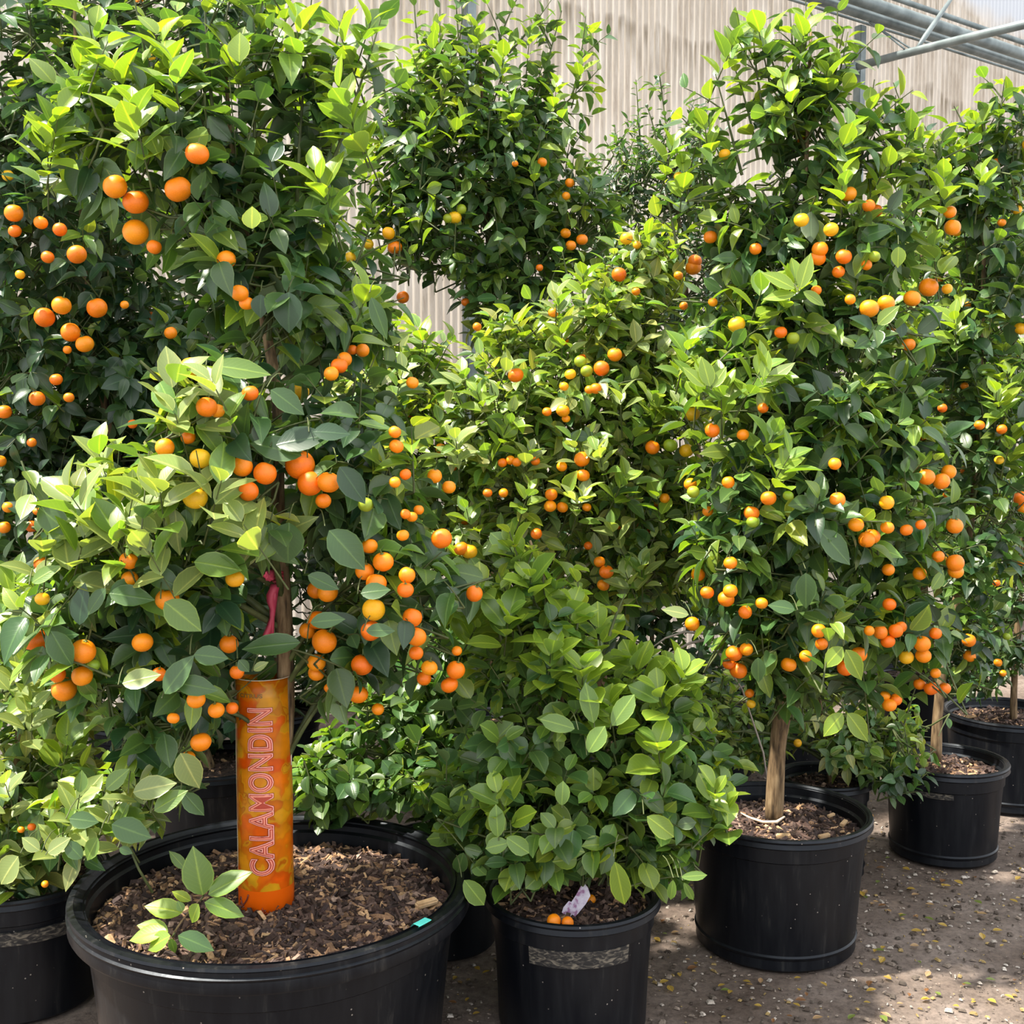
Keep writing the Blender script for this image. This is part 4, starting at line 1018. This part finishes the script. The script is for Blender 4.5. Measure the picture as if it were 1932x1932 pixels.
# ---- low bushes between the right pots
T7 = Plant('citrus_bush', 'low sparse bush in the small half hidden pot behind the trunked tree', 'bush',
           [(1567, 1478, 3.86), (1560, 1420, 3.86), (1550, 1340, 3.86), (1540, 1280, 3.86)], [.008, .007, .005, .003], 3.86, leaf=.055, pal='MLVM', fresh=.2, up=.25, droop=.3, dens=.75)
for b in [(1590, 1400, 90, 70, 3.82, .22), (1660, 1390, 90, 70, 3.8, .22), (1690, 1460, 70, 60, 3.75, .14, 1, .05, None, 'DDM'), (1420, 1390, 90, 70, 3.9, .2), (1360, 1350, 90, 80, 3.9, .22), (1520, 1330, 110, 60, 3.9, .22), (1720, 1370, 60, 60, 3.85, .15)]: T7.blob(*b)
T7.fruit([(1505, 1402, 8, 'y'), (1642, 1540, 6, 'y')])

for pl, pts, dY in ((T1, [(150, 130), (210, 120), (300, 70), (110, 215), (250, 200), (690, 560), (700, 40), (90, 250), (450, 90), (600, 330), (640, 170), (330, 130), (180, 60), (560, 40), (640, 60), (660, 220)], -.02),
                    (T3, [(1430, 50), (1385, 80), (1520, 40), (1330, 240), (1500, 530), (1440, 540), (1320, 700), (1360, 720), (1440, 690), (1680, 300), (1740, 270), (1640, 200), (1720, 230), (1270, 270), (1290, 330), (1600, 240), (1560, 130), (1475, 150), (1590, 330), (1490, 860), (1460, 820), (1300, 640), (1760, 460), (1780, 340)], -.02),
                    (TM, [(850, 130), (800, 230), (1000, 60), (950, 100), (690, 300), (900, 60), (820, 60), (760, 130), (1050, 160), (1100, 120), (870, 220), (960, 190), (700, 390), (1000, 310)], 0),
                    (TC, [(1240, 770), (1200, 810), (900, 740), (880, 960), (1000, 920), (1280, 700), (1150, 560), (1100, 520), (1060, 620), (830, 800), (960, 800), (1180, 900), (1240, 930), (920, 860), (790, 620)], 0),
                    (TC, [(1080, 830), (1130, 850), (1150, 990), (1180, 1080), (1210, 1060), (870, 700), (960, 690), (1050, 560), (1240, 740), (1280, 760), (1100, 930), (1000, 850), (760, 700), (1170, 740), (860, 830)], -.03),
                    (T2, [(1000, 1090), (960, 1030), (1080, 1140), (1130, 1190), (1240, 1300), (1290, 1270), (880, 1110), (1350, 1490), (1370, 1520), (900, 1180), (1190, 1240), (1040, 1230), (960, 1160), (1100, 1260), (1240, 1400), (1150, 1330), (1330, 1560), (860, 1530), (940, 1500)], 0),
                    (T4, [(1880, 740), (1840, 230), (1900, 180), (1900, 700), (1800, 270), (1850, 330), (1910, 820), (1800, 600)], 0),
                    (T0, [(180, 890 + 260), (60, 1110), (30, 1090), (130, 1400)], 0), (T1, [(185, 850), (250, 940), (340, 700), (130, 930), (400, 720), (300, 910), (370, 850), (420, 900), (90, 1010), (220, 1010), (330, 780), (160, 1010), (460, 990), (280, 1040)], -.05), (T0, [(250, 1480), (60, 1330), (150, 1500), (40, 1250), (120, 1560), (10, 1480), (210, 1540)], -.03)):
    for (x, y) in pts:
        pl.tuft(x, y, pl.surfY(x, y) + dY, n=rnd.randint(7, 10), c='V' if dY < -.025 else 'F', sc=1.35 if pl is T2 else 1.15)  # V tufts: sunlit leaves painted pale, variegated ones on the left bush
# added shrub row closing gaps under the crowns, shade put into leaf colour
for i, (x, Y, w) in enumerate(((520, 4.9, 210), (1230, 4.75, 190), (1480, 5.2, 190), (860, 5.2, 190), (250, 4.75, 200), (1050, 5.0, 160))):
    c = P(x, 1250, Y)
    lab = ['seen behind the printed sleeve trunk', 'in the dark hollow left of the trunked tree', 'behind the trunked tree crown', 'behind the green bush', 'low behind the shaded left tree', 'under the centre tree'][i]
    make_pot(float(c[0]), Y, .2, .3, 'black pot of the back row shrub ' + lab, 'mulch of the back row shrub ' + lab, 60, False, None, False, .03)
    s_ = Plant('citrus_shrub', 'shade-toned back row shrub ' + lab, 'shrub', [(x, 805 + 1.25 * F / Y, Y), (x, 1200, Y), (x, 950, Y)], [.012, .01, .005], Y, leaf=.08, pal='DDDM', fresh=.02, dens=.55)
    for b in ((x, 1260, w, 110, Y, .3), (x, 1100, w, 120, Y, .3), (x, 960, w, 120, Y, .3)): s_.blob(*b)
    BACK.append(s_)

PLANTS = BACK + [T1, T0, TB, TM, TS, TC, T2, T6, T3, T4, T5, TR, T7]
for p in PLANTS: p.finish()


# ------------------------------------------------------------------ printed sleeve
def sleeve():
    c = P(504, 1715, 2.74); zb = POT['p1'][1] - .01
    cx, cy = float(c[0]), 2.74
    r = .0625; ztop = float(P(504, 1280, 2.70)[2])
    root = empty('plant_label_sleeve', (cx, cy, zb), 'orange printed plastic sleeve reading CALAMONDIN around the trunk in the largest pot', 'sign')
    H = ztop - zb
    m, nt, b = new_mat('citrus_print')
    L = nt.links
    tc = nd(nt, 'ShaderNodeTexCoord')
    nz = nd(nt, 'ShaderNodeTexNoise'); nz.inputs['Scale'].default_value = 22; nz.inputs['Detail'].default_value = 2; L.new(tc.outputs['Object'], nz.inputs['Vector'])
    mxv = nd(nt, 'ShaderNodeMixRGB', blend_type='LINEAR_LIGHT'); mxv.inputs[0].default_value = .035; L.new(tc.outputs['Object'], mxv.inputs[1]); L.new(nz.outputs[1], mxv.inputs[2])
    v = nd(nt, 'ShaderNodeTexVoronoi', feature='SMOOTH_F1'); v.inputs['Smoothness'].default_value = .35; v.inputs['Scale'].default_value = 24; L.new(mxv.outputs[0], v.inputs['Vector'])
    sp = nd(nt, 'ShaderNodeSeparateXYZ'); L.new(v.outputs['Color'], sp.inputs[0])
    rc = ramp(nt, [(0.0, (0.80, 0.11, 0.002)), (0.22, (0.82, 0.20, 0.004)), (0.42, (0.75, 0.27, 0.006)), (0.55, (0.88, 0.36, 0.010)), (0.7, (0.74, 0.40, 0.012)), (0.85, (0.62, 0.14, 0.003)), (1.0, (0.82, 0.48, 0.02))], 'LINEAR'); L.new(sp.outputs[0], rc.inputs[0])
    rd_ = ramp(nt, [(0.0, (1.15, 1.1, 1.1)), (0.5, (.9, .85, .8)), (1.0, (.7, .6, .6))]); L.new(v.outputs['Distance'], rd_.inputs[0])
    ds = nd(nt, 'ShaderNodeMath', operation='MULTIPLY'); ds.inputs[1].default_value = 1.0; L.new(v.outputs['Distance'], ds.inputs[0]); L.new(ds.outputs[0], rd_.inputs[0])
    mu = nd(nt, 'ShaderNodeMixRGB', blend_type='MULTIPLY'); mu.inputs[0].default_value = 1; L.new(rc.outputs[0], mu.inputs[1]); L.new(rd_.outputs[0], mu.inputs[2])
    so = nd(nt, 'ShaderNodeSeparateXYZ'); L.new(tc.outputs['Object'], so.inputs[0])
    cmp_ = nd(nt, 'ShaderNodeMath', operation='LESS_THAN'); L.new(so.outputs[2], cmp_.inputs[0]); cmp_.inputs[1].default_value = .065
    fin = nd(nt, 'ShaderNodeMixRGB'); L.new(cmp_.outputs[0], fin.inputs[0]); L.new(mu.outputs[0], fin.inputs[1]); fin.inputs[2].default_value = (0.90, 0.15, 0.003, 1)
    L.new(fin.outputs[0], b.inputs['Base Color']); b.inputs['Roughness'].default_value = .28
    tr = nd(nt, 'ShaderNodeBsdfTranslucent'); L.new(fin.outputs[0], tr.inputs[0])
    ms = nd(nt, 'ShaderNodeMixShader'); ms.inputs[0].default_value = .3; L.new(b.outputs[0], ms.inputs[1]); L.new(tr.outputs[0], ms.inputs[2]); L.new(ms.outputs[0], nt.nodes['Material Output'].inputs[0])
    # scroll with an overlap on the left
    n = 72; k = 14
    an = np.linspace(math.pi * 1.02, math.pi * 3.16, n)
    rr = np.linspace(r, r + .004, n)[::-1]
    rows = []
    for i in range(k):
        z = H * i / (k - 1)
        bot = .004 * np.sin(an * 5) + .004 * np.sin(an * 11) if i == 0 else 0
        w = 1 + .012 * math.sin(i * 1.3)
        rows.append(np.column_stack([rr * w * np.cos(an), rr * w * np.sin(an), np.full(n, z) + bot]))
    V = np.concatenate(rows)
    i = np.arange(k - 1)[:, None] * n; j = np.arange(n - 1)[None, :]
    q = np.stack([i + j, i + j + 1, i + n + j + 1, i + n + j], -1).reshape(-1, 4)
    me = mesh_np('sleeve_sheet', V, [q], m)
    sheet = o = link('sleeve_sheet', me, root)
    md = o.modifiers.new('thick', 'SOLIDIFY'); md.thickness = .0012; md.offset = -1
    # white edges
    W = plain('white_plastic_edge', (0.78, 0.72, 0.58), .35, trans=.3)
    T = Tubes(); a0 = math.pi * 1.0
    T.add([[(r + .004) * math.cos(a0), (r + .004) * math.sin(a0), H * t + .0] for t in np.linspace(.12, 1.0, 8)], .0030, 6)
    T.add([[(r + .004) * math.cos(a0) - .004, (r + .004) * math.sin(a0), H * .93], [(r + .004) * math.cos(a0) - .010, 0, H * .955], [(r + .004) * math.cos(a0) - .001, 0, H * .99]], .003, 6)
    for zz in (H - .0,):
        T.add([[(r + .0045) * math.cos(a), (r + .0045) * math.sin(a), zz] for a in np.linspace(math.pi, 2 * math.pi, 24)], .0010, 5)
    a1 = 2 * math.pi - .12
    T.add([[(r + .003) * math.cos(a1), (r + .003) * math.sin(a1), H * t] for t in np.linspace(.62, .70, 4)], .0016, 5)
    T.add([[(r + .003) * math.cos(a1), (r + .003) * math.sin(a1), H * t] for t in np.linspace(.80, .84, 4)], .0022, 5)
    o = link('sheet_edge', T.mesh('sheet_edge', W), root); o['label'] = 'pale translucent edge'

    def wrap(me, ang0, zc, roff):
        # text lies rotated: reads upward; text x -> z, text y -> left
        for v in me.vertices:
            x, y = v.co.x, v.co.y
            a = ang0 - y / r
            rr = r + roff
            v.co = Vector((rr * math.cos(a), rr * math.sin(a), zc + x))
        return me
    ang = -math.pi / 2 + .10 + .0
    zc = H * (1 - (1482 - 1280) / 435.0)
    layers = [(.0042, plain('letter_outer_line', (0.20, 0.02, 0.02), .4), .0046, 'letter_outer_line'), (.0028, plain('letter_outline', (0.95, 0.45, 0.38), .35), .0052, 'letter_outline'),  # lettering printed in stacked layers, dark red outer line lowest
              (.0009, plain('letter_inner_line', (0.40, 0.05, 0.03), .35), .0058, 'letter_inner_line'), (-.0016, plain('letter_face', (0.78, 0.26, 0.18), .35), .0064, 'letter_face')]
    raw = text_mesh('CALAMONDIN', .072, layers[0][1], 0, 'x', space=1.06)
    xs = [v.co.x for v in raw.vertices]; width = max(xs) - min(xs)
    target = (1645 - 1343) / 435.0 * H
    s = target / width
    bpy.data.meshes.remove(raw)
    for off, mt, ro, nm in layers:
        me = text_mesh('CALAMONDIN', .072, mt, off, nm, space=1.06)
        for v in me.vertices: v.co.x *= s
        wrap(me, ang, zc, ro)
        o = link(nm, me, sheet)
        o['label'] = {'letter_outline': 'pinkish white outline of the word', 'letter_outer_line': 'dark red outer line of the word', 'letter_inner_line': 'dark red line inside the letters', 'letter_face': 'salmon face of the letters'}[nm]
    # small heading near the top (reads across)
    me = text_mesh('CITRUS', .013, plain('small_print', (0.25, 0.13, 0.03), .5), .0004, 'small_heading')
    for v in me.vertices:
        a = -math.pi / 2 - .28 + v.co.x * 1.3 / r
        v.co = Vector(((r + .0048) * math.cos(a), (r + .0048) * math.sin(a), H * .935 + v.co.y))
    link('small_heading', me, sheet)
    # swirl mark at the foot and small dark mark
    T = Tubes()
    def on(a, z, ro=.0052): return [(r + ro) * math.cos(a), (r + ro) * math.sin(a), z]
    ac = -math.pi / 2 - .62
    T.add([on(ac - .22 + .36 * math.sin(t * 1.5) , .020 + .036 * t) for t in np.linspace(0, 1, 10)], .0020, 5)
    T.add([on(ac - .30 + .22 * t, .026 + .006 * math.sin(t * 6)) for t in np.linspace(0, 1, 8)], .0016, 5)
    T.add([on(ac - .32 + .16 * t, .036 + .008 * math.sin(t * 5)) for t in np.linspace(0, 1, 8)], .0014, 5)
    link('printed_emblem', T.mesh('printed_emblem', plain('emblem_ink', (0.16, 0.035, 0.02), .5)), sheet)
    T = Tubes()
    for k_ in range(6):
        a = -math.pi / 2 - .22 + .11 * k_
        T.add([on(a - .05, .016 + .003 * (k_ % 2)), on(a, .010 + .002 * (k_ % 3)), on(a + .06, .014)], .0011, 5)
    for s_ in (-.12, 0, .12):
        T.add([on(-math.pi / 2 + .05 + s_ * .4, .014), on(-math.pi / 2 + .05 + s_, .027 - abs(s_) * .05)], .0011, 5)
    link('printed_leaf_mark', T.mesh('printed_leaf_mark', plain('mark_ink', (0.22, 0.03, 0.012), .5)), sheet)


sleeve()


# ------------------------------------------------------------------ pink ribbon on the trunk
def ribbon():
    m = plain('pink_flagging_tape', (0.72, 0.09, 0.17), .45, trans=.25)
    Y = 2.715
    root = empty('pink_ribbon', P(508, 1210, Y), 'faded pink plastic tape tied to the trunk above the printed sleeve', 'ribbon')
    org = P(508, 1210, Y)

    def strip(pts, ws, name):
        V = []; tw = 0
        pw = [P(x, y, Y - dy) for x, y, dy in pts]
        for i, p in enumerate(pw):
            w = ws[i] / F * Y / 2
            V.append(p + np.array([-w, -.002 * math.sin(i), 0])); V.append(p + np.array([0, -.006 * (1 if i % 2 else .3), 0])); V.append(p + np.array([w, .002 * math.sin(i), 0]))
        q = []
        for i in range(len(pw) - 1):
            for j in (0, 1): q.append([i * 3 + j, i * 3 + j + 1, i * 3 + j + 4, i * 3 + j + 3])
        o = link(name, mesh_np(name, np.array(V), [q], m, True, origin=org), root)
        md = o.modifiers.new('t', 'SOLIDIFY'); md.thickness = .0008
    strip([(519, 1102, .0), (517, 1112, .004), (512, 1122, .006), (511, 1135, .006), (514, 1150, .004), (513, 1165, .003), (509, 1180, .004), (504, 1195, .005), (500, 1206, .006)], [16, 18, 18, 15, 11, 9, 11, 13, 12], 'hanging_tail')
    strip([(522, 1104, .001), (519, 1125, .002), (517, 1145, .001), (515, 1165, .003), (513, 1200, .003)], [10, 9, 8, 6, 8], 'hanging_tail')
    # wrap + knot
    T = Tubes(); c = P(523, 1090, 2.76)
    for dz in (0, .008, .016, -.010):
        T.add([[c[0] + .0245 * math.cos(a), 2.76 + .0245 * math.sin(a), c[2] + dz + .003 * math.sin(3 * a)] for a in np.linspace(math.pi * .9, math.pi * 1.75, 12)], .0045, 6)
    link('wrap', T.mesh('wrap', plain('dark_pink_tape', (0.42, 0.05, 0.07), .45), org), root)
    bm = bmesh.new(); bmesh.ops.create_icosphere(bm, subdivisions=3, radius=.013)
    for v in bm.verts:
        v.co *= 1 + .28 * math.sin(v.co.x * 500) * math.cos(v.co.z * 420)
    for f in bm.faces: f.smooth = True
    me = bpy.data.meshes.new('knot'); bm.to_mesh(me); bm.free(); me.materials.append(m)
    link('knot', me, root, Vector(P(507, 1086, 2.70)) - Vector(org))


ribbon()


# ------------------------------------------------------------------ seedling in the big pot
def seedling():
    s = Plant('citrus_sprout', 'small bright green sprout rising from the mulch left of the sleeve', 'seedling',
              [(325, 1765, 2.42), (345, 1735, 2.44), (370, 1705, 2.46), (385, 1690, 2.46)], [.0022, .002, .0018, .0012], 2.42, leaf=.05, pal='LF')
    s.T.add([P(325, 1768, 2.42), P(330, 1760, 2.42)], .002, 4)
    for h in [(383, 1690, 362, 1600, 2.45, 1.25, 'L'), (392, 1688, 470, 1640, 2.44, 1.0, 'L'), (385, 1702, 462, 1725, 2.42, .95, 'L'), (375, 1705, 358, 1742, 2.40, 1.5, 'F'), (345, 1722, 272, 1705, 2.44, 1.1, 'F'), (345, 1720, 335, 1700, 2.44, 1.4, 'L'),
              (322, 1765, 275, 1790, 2.38, 1.5, 'F'), (335, 1765, 405, 1790, 2.38, 1.05, 'M'), (318, 1758, 258, 1742, 2.42, 1.1, 'F'), (315, 1755, 240, 1770, 2.40, 1.0, 'F'), (322, 1770, 330, 1800, 2.38, 1.0, 'L'), (360, 1700, 325, 1680, 2.5, 1.0, 'Y'), (350, 1640, 320, 1605, 2.6, .9, 'L')]:
        s.hero(*h, n=(-.1, -.6, .8), stem=False)
    s.T.add([P(383, 1690, 2.455), P(378, 1700, 2.45)], .0015, 4)
    HOLES.clear()
    s.finish()
    # fallen shoot on the left of the mulch
    T = Tubes(); T.add([P(240, 1590, 2.60), P(262, 1640, 2.60), P(288, 1684, 2.60)], [.002, .003, .0035], 6)
    o = link('green_stem', T.mesh('green_stem', M_TWIG, P(288, 1684, 2.60)), None, P(288, 1684, 2.60))
    tag(o, 'thin green stem poking out of the mulch near the left rim of the largest pot', 'twig')


seedling()


# ------------------------------------------------------------------ small things in and near the pots
def small_things():
    # tag in pot 2
    z2 = POT['p2'][1]
    m, nt, b = new_mat('lilac_tag')
    tc = nd(nt, 'ShaderNodeTexCoord'); n = nd(nt, 'ShaderNodeTexNoise'); n.inputs['Scale'].default_value = 70; nt.links.new(tc.outputs['Object'], n.inputs['Vector'])
    r = ramp(nt, [(0.36, (0.22, 0.08, 0.20)), (0.45, (0.42, 0.36, 0.48)), (0.7, (0.55, 0.52, 0.60))]); nt.links.new(n.outputs[0], r.inputs[0]); nt.links.new(r.outputs[0], b.inputs['Base Color'])
    b.inputs['Roughness'].default_value = .35
    o0 = P(1072, 1738, 2.765)
    pts = [(1060, 1722), (1063, 1712), (1073, 1700), (1078, 1702), (1086, 1690), (1096, 1672), (1104, 1668), (1110, 1676), (1114, 1690), (1105, 1706), (1092, 1722), (1077, 1738), (1070, 1730)]
    bm = bmesh.new(); vs = [bm.verts.new(Vector(P(x, y, 2.765 + (1738 - y) * .0004) - o0)) for x, y in pts]; bm.faces.new(vs)
    e = bmesh.ops.extrude_face_region(bm, geom=bm.faces[:]); bmesh.ops.translate(bm, vec=(0, .0012, 0), verts=[v for v in e['geom'] if isinstance(v, bmesh.types.BMVert)])
    bmesh.ops.recalc_face_normals(bm, faces=bm.faces[:])
    me = bpy.data.meshes.new('plant_tag'); bm.to_mesh(me); bm.free(); me.materials.append(m)
    o = link('plant_tag', me, None, o0)
    tag(o, 'torn lilac plastic plant tag stuck in the mulch under the green bush', 'plant tag')
    for px, py, r_, lab in ((1045, 1738, 14, 'fallen orange fruit on the mulch, left of the lilac tag base'), (1071, 1741, 12, 'fallen orange fruit touching the foot of the lilac tag'), (1115, 1697, 10, 'dull orange fruit lying behind the lilac tag')):
        rr = r_ / F * 2.78
        d = FW + RT * ((px - 966) / F) + UP * ((966 - py) / F)
        t = (z2 + rr * .75 - CAM[2]) / d[2]; p = CAM + d * t
        o = link('fallen_fruit', FR['o'], None, p); o.scale = (rr, rr, rr * .9); o.rotation_euler = (1.2, .4, .6)
        tag(o, lab, 'fruit', 'fruits lying in the pot of the green bush')
    # white root and pale wood pieces in pot 3
    z3 = POT['p3'][1]

    def onz(px, py, z):
        d = FW + RT * ((px - 966) / F) + UP * ((966 - py) / F)
        return CAM + d * ((z - CAM[2]) / d[2])
    wood = noise_mat('pale_wood', [(0.3, (0.42, 0.26, 0.13)), (0.7, (0.62, 0.45, 0.27))], 50, .8, .3)
    T = Tubes(); T.add([onz(1398, 1534, z3 + .008), onz(1415, 1543, z3 + .010), onz(1440, 1551, z3 + .012), onz(1465, 1551, z3 + .014), onz(1480, 1541, z3 + .018), onz(1474, 1545, z3 + .012)], [.002, .0035, .004, .005, .003, .002], 7)
    org = onz(1440, 1551, z3)
    tag(link('bare_root', T.mesh('bare_root', plain('pale_root', (0.62, 0.50, 0.38), .7), org), None, org), 'pale bare root curling at the foot of the middle right trunk', 'root')
    for (x, y, a, L, lab) in ((1592, 1553, .9, .034, 'tan block of wood on the mulch at the right of the middle right pot'), (1568, 1538, .5, .026, 'pale wood chunk behind the tan block in the middle right pot'), (1478, 1577, -.3, .040, 'long flat wood splinter near the front rim of the middle right pot'), (1555, 1577, .2, .034, 'slim wood splinter right of the long flat one'), (1600, 1575, .9, .022, 'short wood chip near the right rim of the middle right pot')):
        me = boxm('wood_chunk', (L, L * .38, L * .28), wood, L * .05)
        o = link('wood_chunk', me, None, onz(x, y, z3 + .008)); o.rotation_euler = (.15, -.15, a)
        tag(o, lab, 'wood chip', 'wood pieces on the mulch of the middle right pot')
    z1 = POT['p1'][1]
    for (x, y, a, L, lab) in ((805, 1704, .45, .055, 'long yellow wood splinter on the mulch by the right rim of the largest pot'), (748, 1627, .2, .022, 'orange brown bark piece at the back right of the largest pot'), (735, 1642, -.1, .02, 'flat bark piece just before the orange brown one'), (187, 1670, .6, .018, 'round tan bark nugget inside the left rim of the largest pot'), (504, 1763, .1, .016, 'light tan bark chip in front of the printed sleeve')):
        me = boxm('bark_piece', (L, L * .42, L * .25), wood, L * .07)
        o = link('bark_piece', me, None, onz(x, y, z1 + .006)); o.rotation_euler = (.1, -.1, a)
        tag(o, lab, 'wood chip', 'large wood pieces on the mulch of the largest pot')
    # bare dry twigs in the dark gap between bushes
    T = Tubes(); T.add([P(1230, 1222, 3.5), P(1255, 1204, 3.5), P(1290, 1192, 3.5), P(1330, 1196, 3.5)], [.002, .003, .004, .004], 6)
    T.add([P(1262, 1234, 3.5), P(1300, 1214, 3.5), P(1335, 1206, 3.5)], [.003, .004, .005], 6)
    T.add([P(1330, 1196, 3.5), P(1345, 1215, 3.5), P(1400, 1300, 3.55), P(1440, 1420, 3.6), P(1452, 1500, 3.62)], [.003, .0025, .0025, .003, .003], 7)
    # the dry stems stand in the middle right pot's back edge
    T.add([P(1452, 1500, 3.62), P(1455, 1525, 3.60)], [.003, .003], 7)
    org = P(1455, 1525, 3.60)
    tag(link('dry_twig', T.mesh('dry_twig', plain('dry_silver_wood', (0.38, 0.33, 0.29), .6), org), None, org), 'bare silvery twig curving out of the dark gap left of the trunked tree', 'twig')


small_things()


# ------------------------------------------------------------------ grit and fallen leaves on the ground
def litter():
    k = 11000
    V = []; C = []
    x = rng.uniform(-.4, 3.2, k * 2); y = 1.9 + 3.4 * rng.random(k * 2) ** 1.2
    pots = [(-.572, 2.74, .41), (.156, 2.95, .2), (.775, 3.36, .245), (1.523, 4.06, .2), (2.0, 4.62, .23), (-.2, 3.32, .17), (1.055, 3.86, .145)]
    ok = np.ones(len(x), bool)
    for a, b, r in pots: ok &= (x - a) ** 2 + (y - b) ** 2 > r * r
    ok &= x < .5 * y + .3
    x, y = x[ok][:k], y[ok][:k]; k = len(x)
    L = .002 + .009 * rng.random(k) ** 3
    yaw = rng.random(k) * 6.28; asp = .2 + .8 * rng.random(k)
    cor = np.array([[-1, -1, -.2], [1, -.8, -.2], [.9, 1, -.2], [-1, .9, -.2], [-.6, -.6, .5], [.7, -.5, .6], [.5, .6, .55], [-.5, .5, .45]])
    cx = cor[None, :, 0] * L[:, None]; cy = cor[None, :, 1] * (L * asp)[:, None]; cz = cor[None, :, 2] * (L * .7)[:, None]
    V = np.stack([x[:, None] + cx * np.cos(yaw)[:, None] - cy * np.sin(yaw)[:, None], y[:, None] + cx * np.sin(yaw)[:, None] + cy * np.cos(yaw)[:, None], cz - .002], -1).reshape(-1, 3)
    fc = np.array([[4, 5, 6, 7], [0, 1, 5, 4], [1, 2, 6, 5], [2, 3, 7, 6], [3, 0, 4, 7]])
    Q = (fc[None] + (np.arange(k) * 8)[:, None, None]).reshape(-1, 4)
    pal = np.array([[.10, .08, .065], [.2, .16, .13], [.34, .30, .26], [.28, .2, .08], [.06, .045, .035], [.42, .38, .34]])
    cc = pal[rng.choice(6, k, p=[.25, .25, .14, .12, .18, .06])] * (.7 + .6 * rng.random(k))[:, None]
    o = link('ground_grit', mesh_np('ground_grit', V, [Q], M_LITTER, False, col=np.repeat(cc, 8, 0)))
    tag(o, 'scattered grit and tiny debris over the dirt ground', 'grit', kind='stuff')
    # fallen leaves
    pals = {'yellow': (0.36, 0.25, 0.05), 'brown': (0.18, 0.09, 0.04), 'green': (0.13, 0.18, 0.04), 'tan': (0.33, 0.22, 0.12)}
    mats = {}
    for n_, c in pals.items():
        lv = Leaves(); lv.add(np.array([-.5, 0, 0]), np.array([1.0, 0, 0]), np.array([0, 0, 1.0]), 1.0, 1.0, np.array(c), -.10, .45)
        mats[n_] = lv.build('fallen_leaf_' + n_, (0, 0, 0), 'std')
    spots = []
    names = [((.156, 2.95), 'beside the pot with the worn band'), ((.775, 3.36), 'beside the plain middle right pot'), ((1.523, 4.06), 'beside the second pot from the right edge'), ((-.572, 2.74), 'in the dark gap by the largest pot')]
    tries = 0
    while len(spots) < 190 and tries < 9000:
        tries += 1
        px, py = rnd.uniform(850, 1930), rnd.uniform(1600, 1930)
        d = FW + RT * ((px - 966) / F) + UP * ((966 - py) / F); t = -CAM[2] / d[2]; p = CAM + d * t
        if any((p[0] - a) ** 2 + (p[1] - b) ** 2 < (r + .03) ** 2 for a, b, r in pots): continue
        spots.append(p)
    for p in spots:
        kcol = rnd.choices(['yellow', 'brown', 'green', 'tan'], [5, 3, 2, 3])[0]
        o = link('fallen_leaf', mats[kcol], None, (p[0], p[1], .001))
        s = rnd.uniform(.016, .036); o.scale = (s, s, s); o.rotation_euler = (rnd.uniform(-.15, .15), rnd.uniform(-.15, .15), rnd.uniform(0, 6.28))
        near = min(names, key=lambda q: (q[0][0] - p[0]) ** 2 + (q[0][1] - p[1]) ** 2)
        dd = math.hypot(near[0][0] - p[0], near[0][1] - p[1])
        where = near[1] if dd < .5 else 'out on the open dirt, nearest to the camera' if p[1] < 3.0 else 'out on the open dirt toward the right edge'
        tag(o, f'small {kcol} fallen leaf lying {where}', 'leaf', f'{kcol} fallen leaves {where}')


litter()
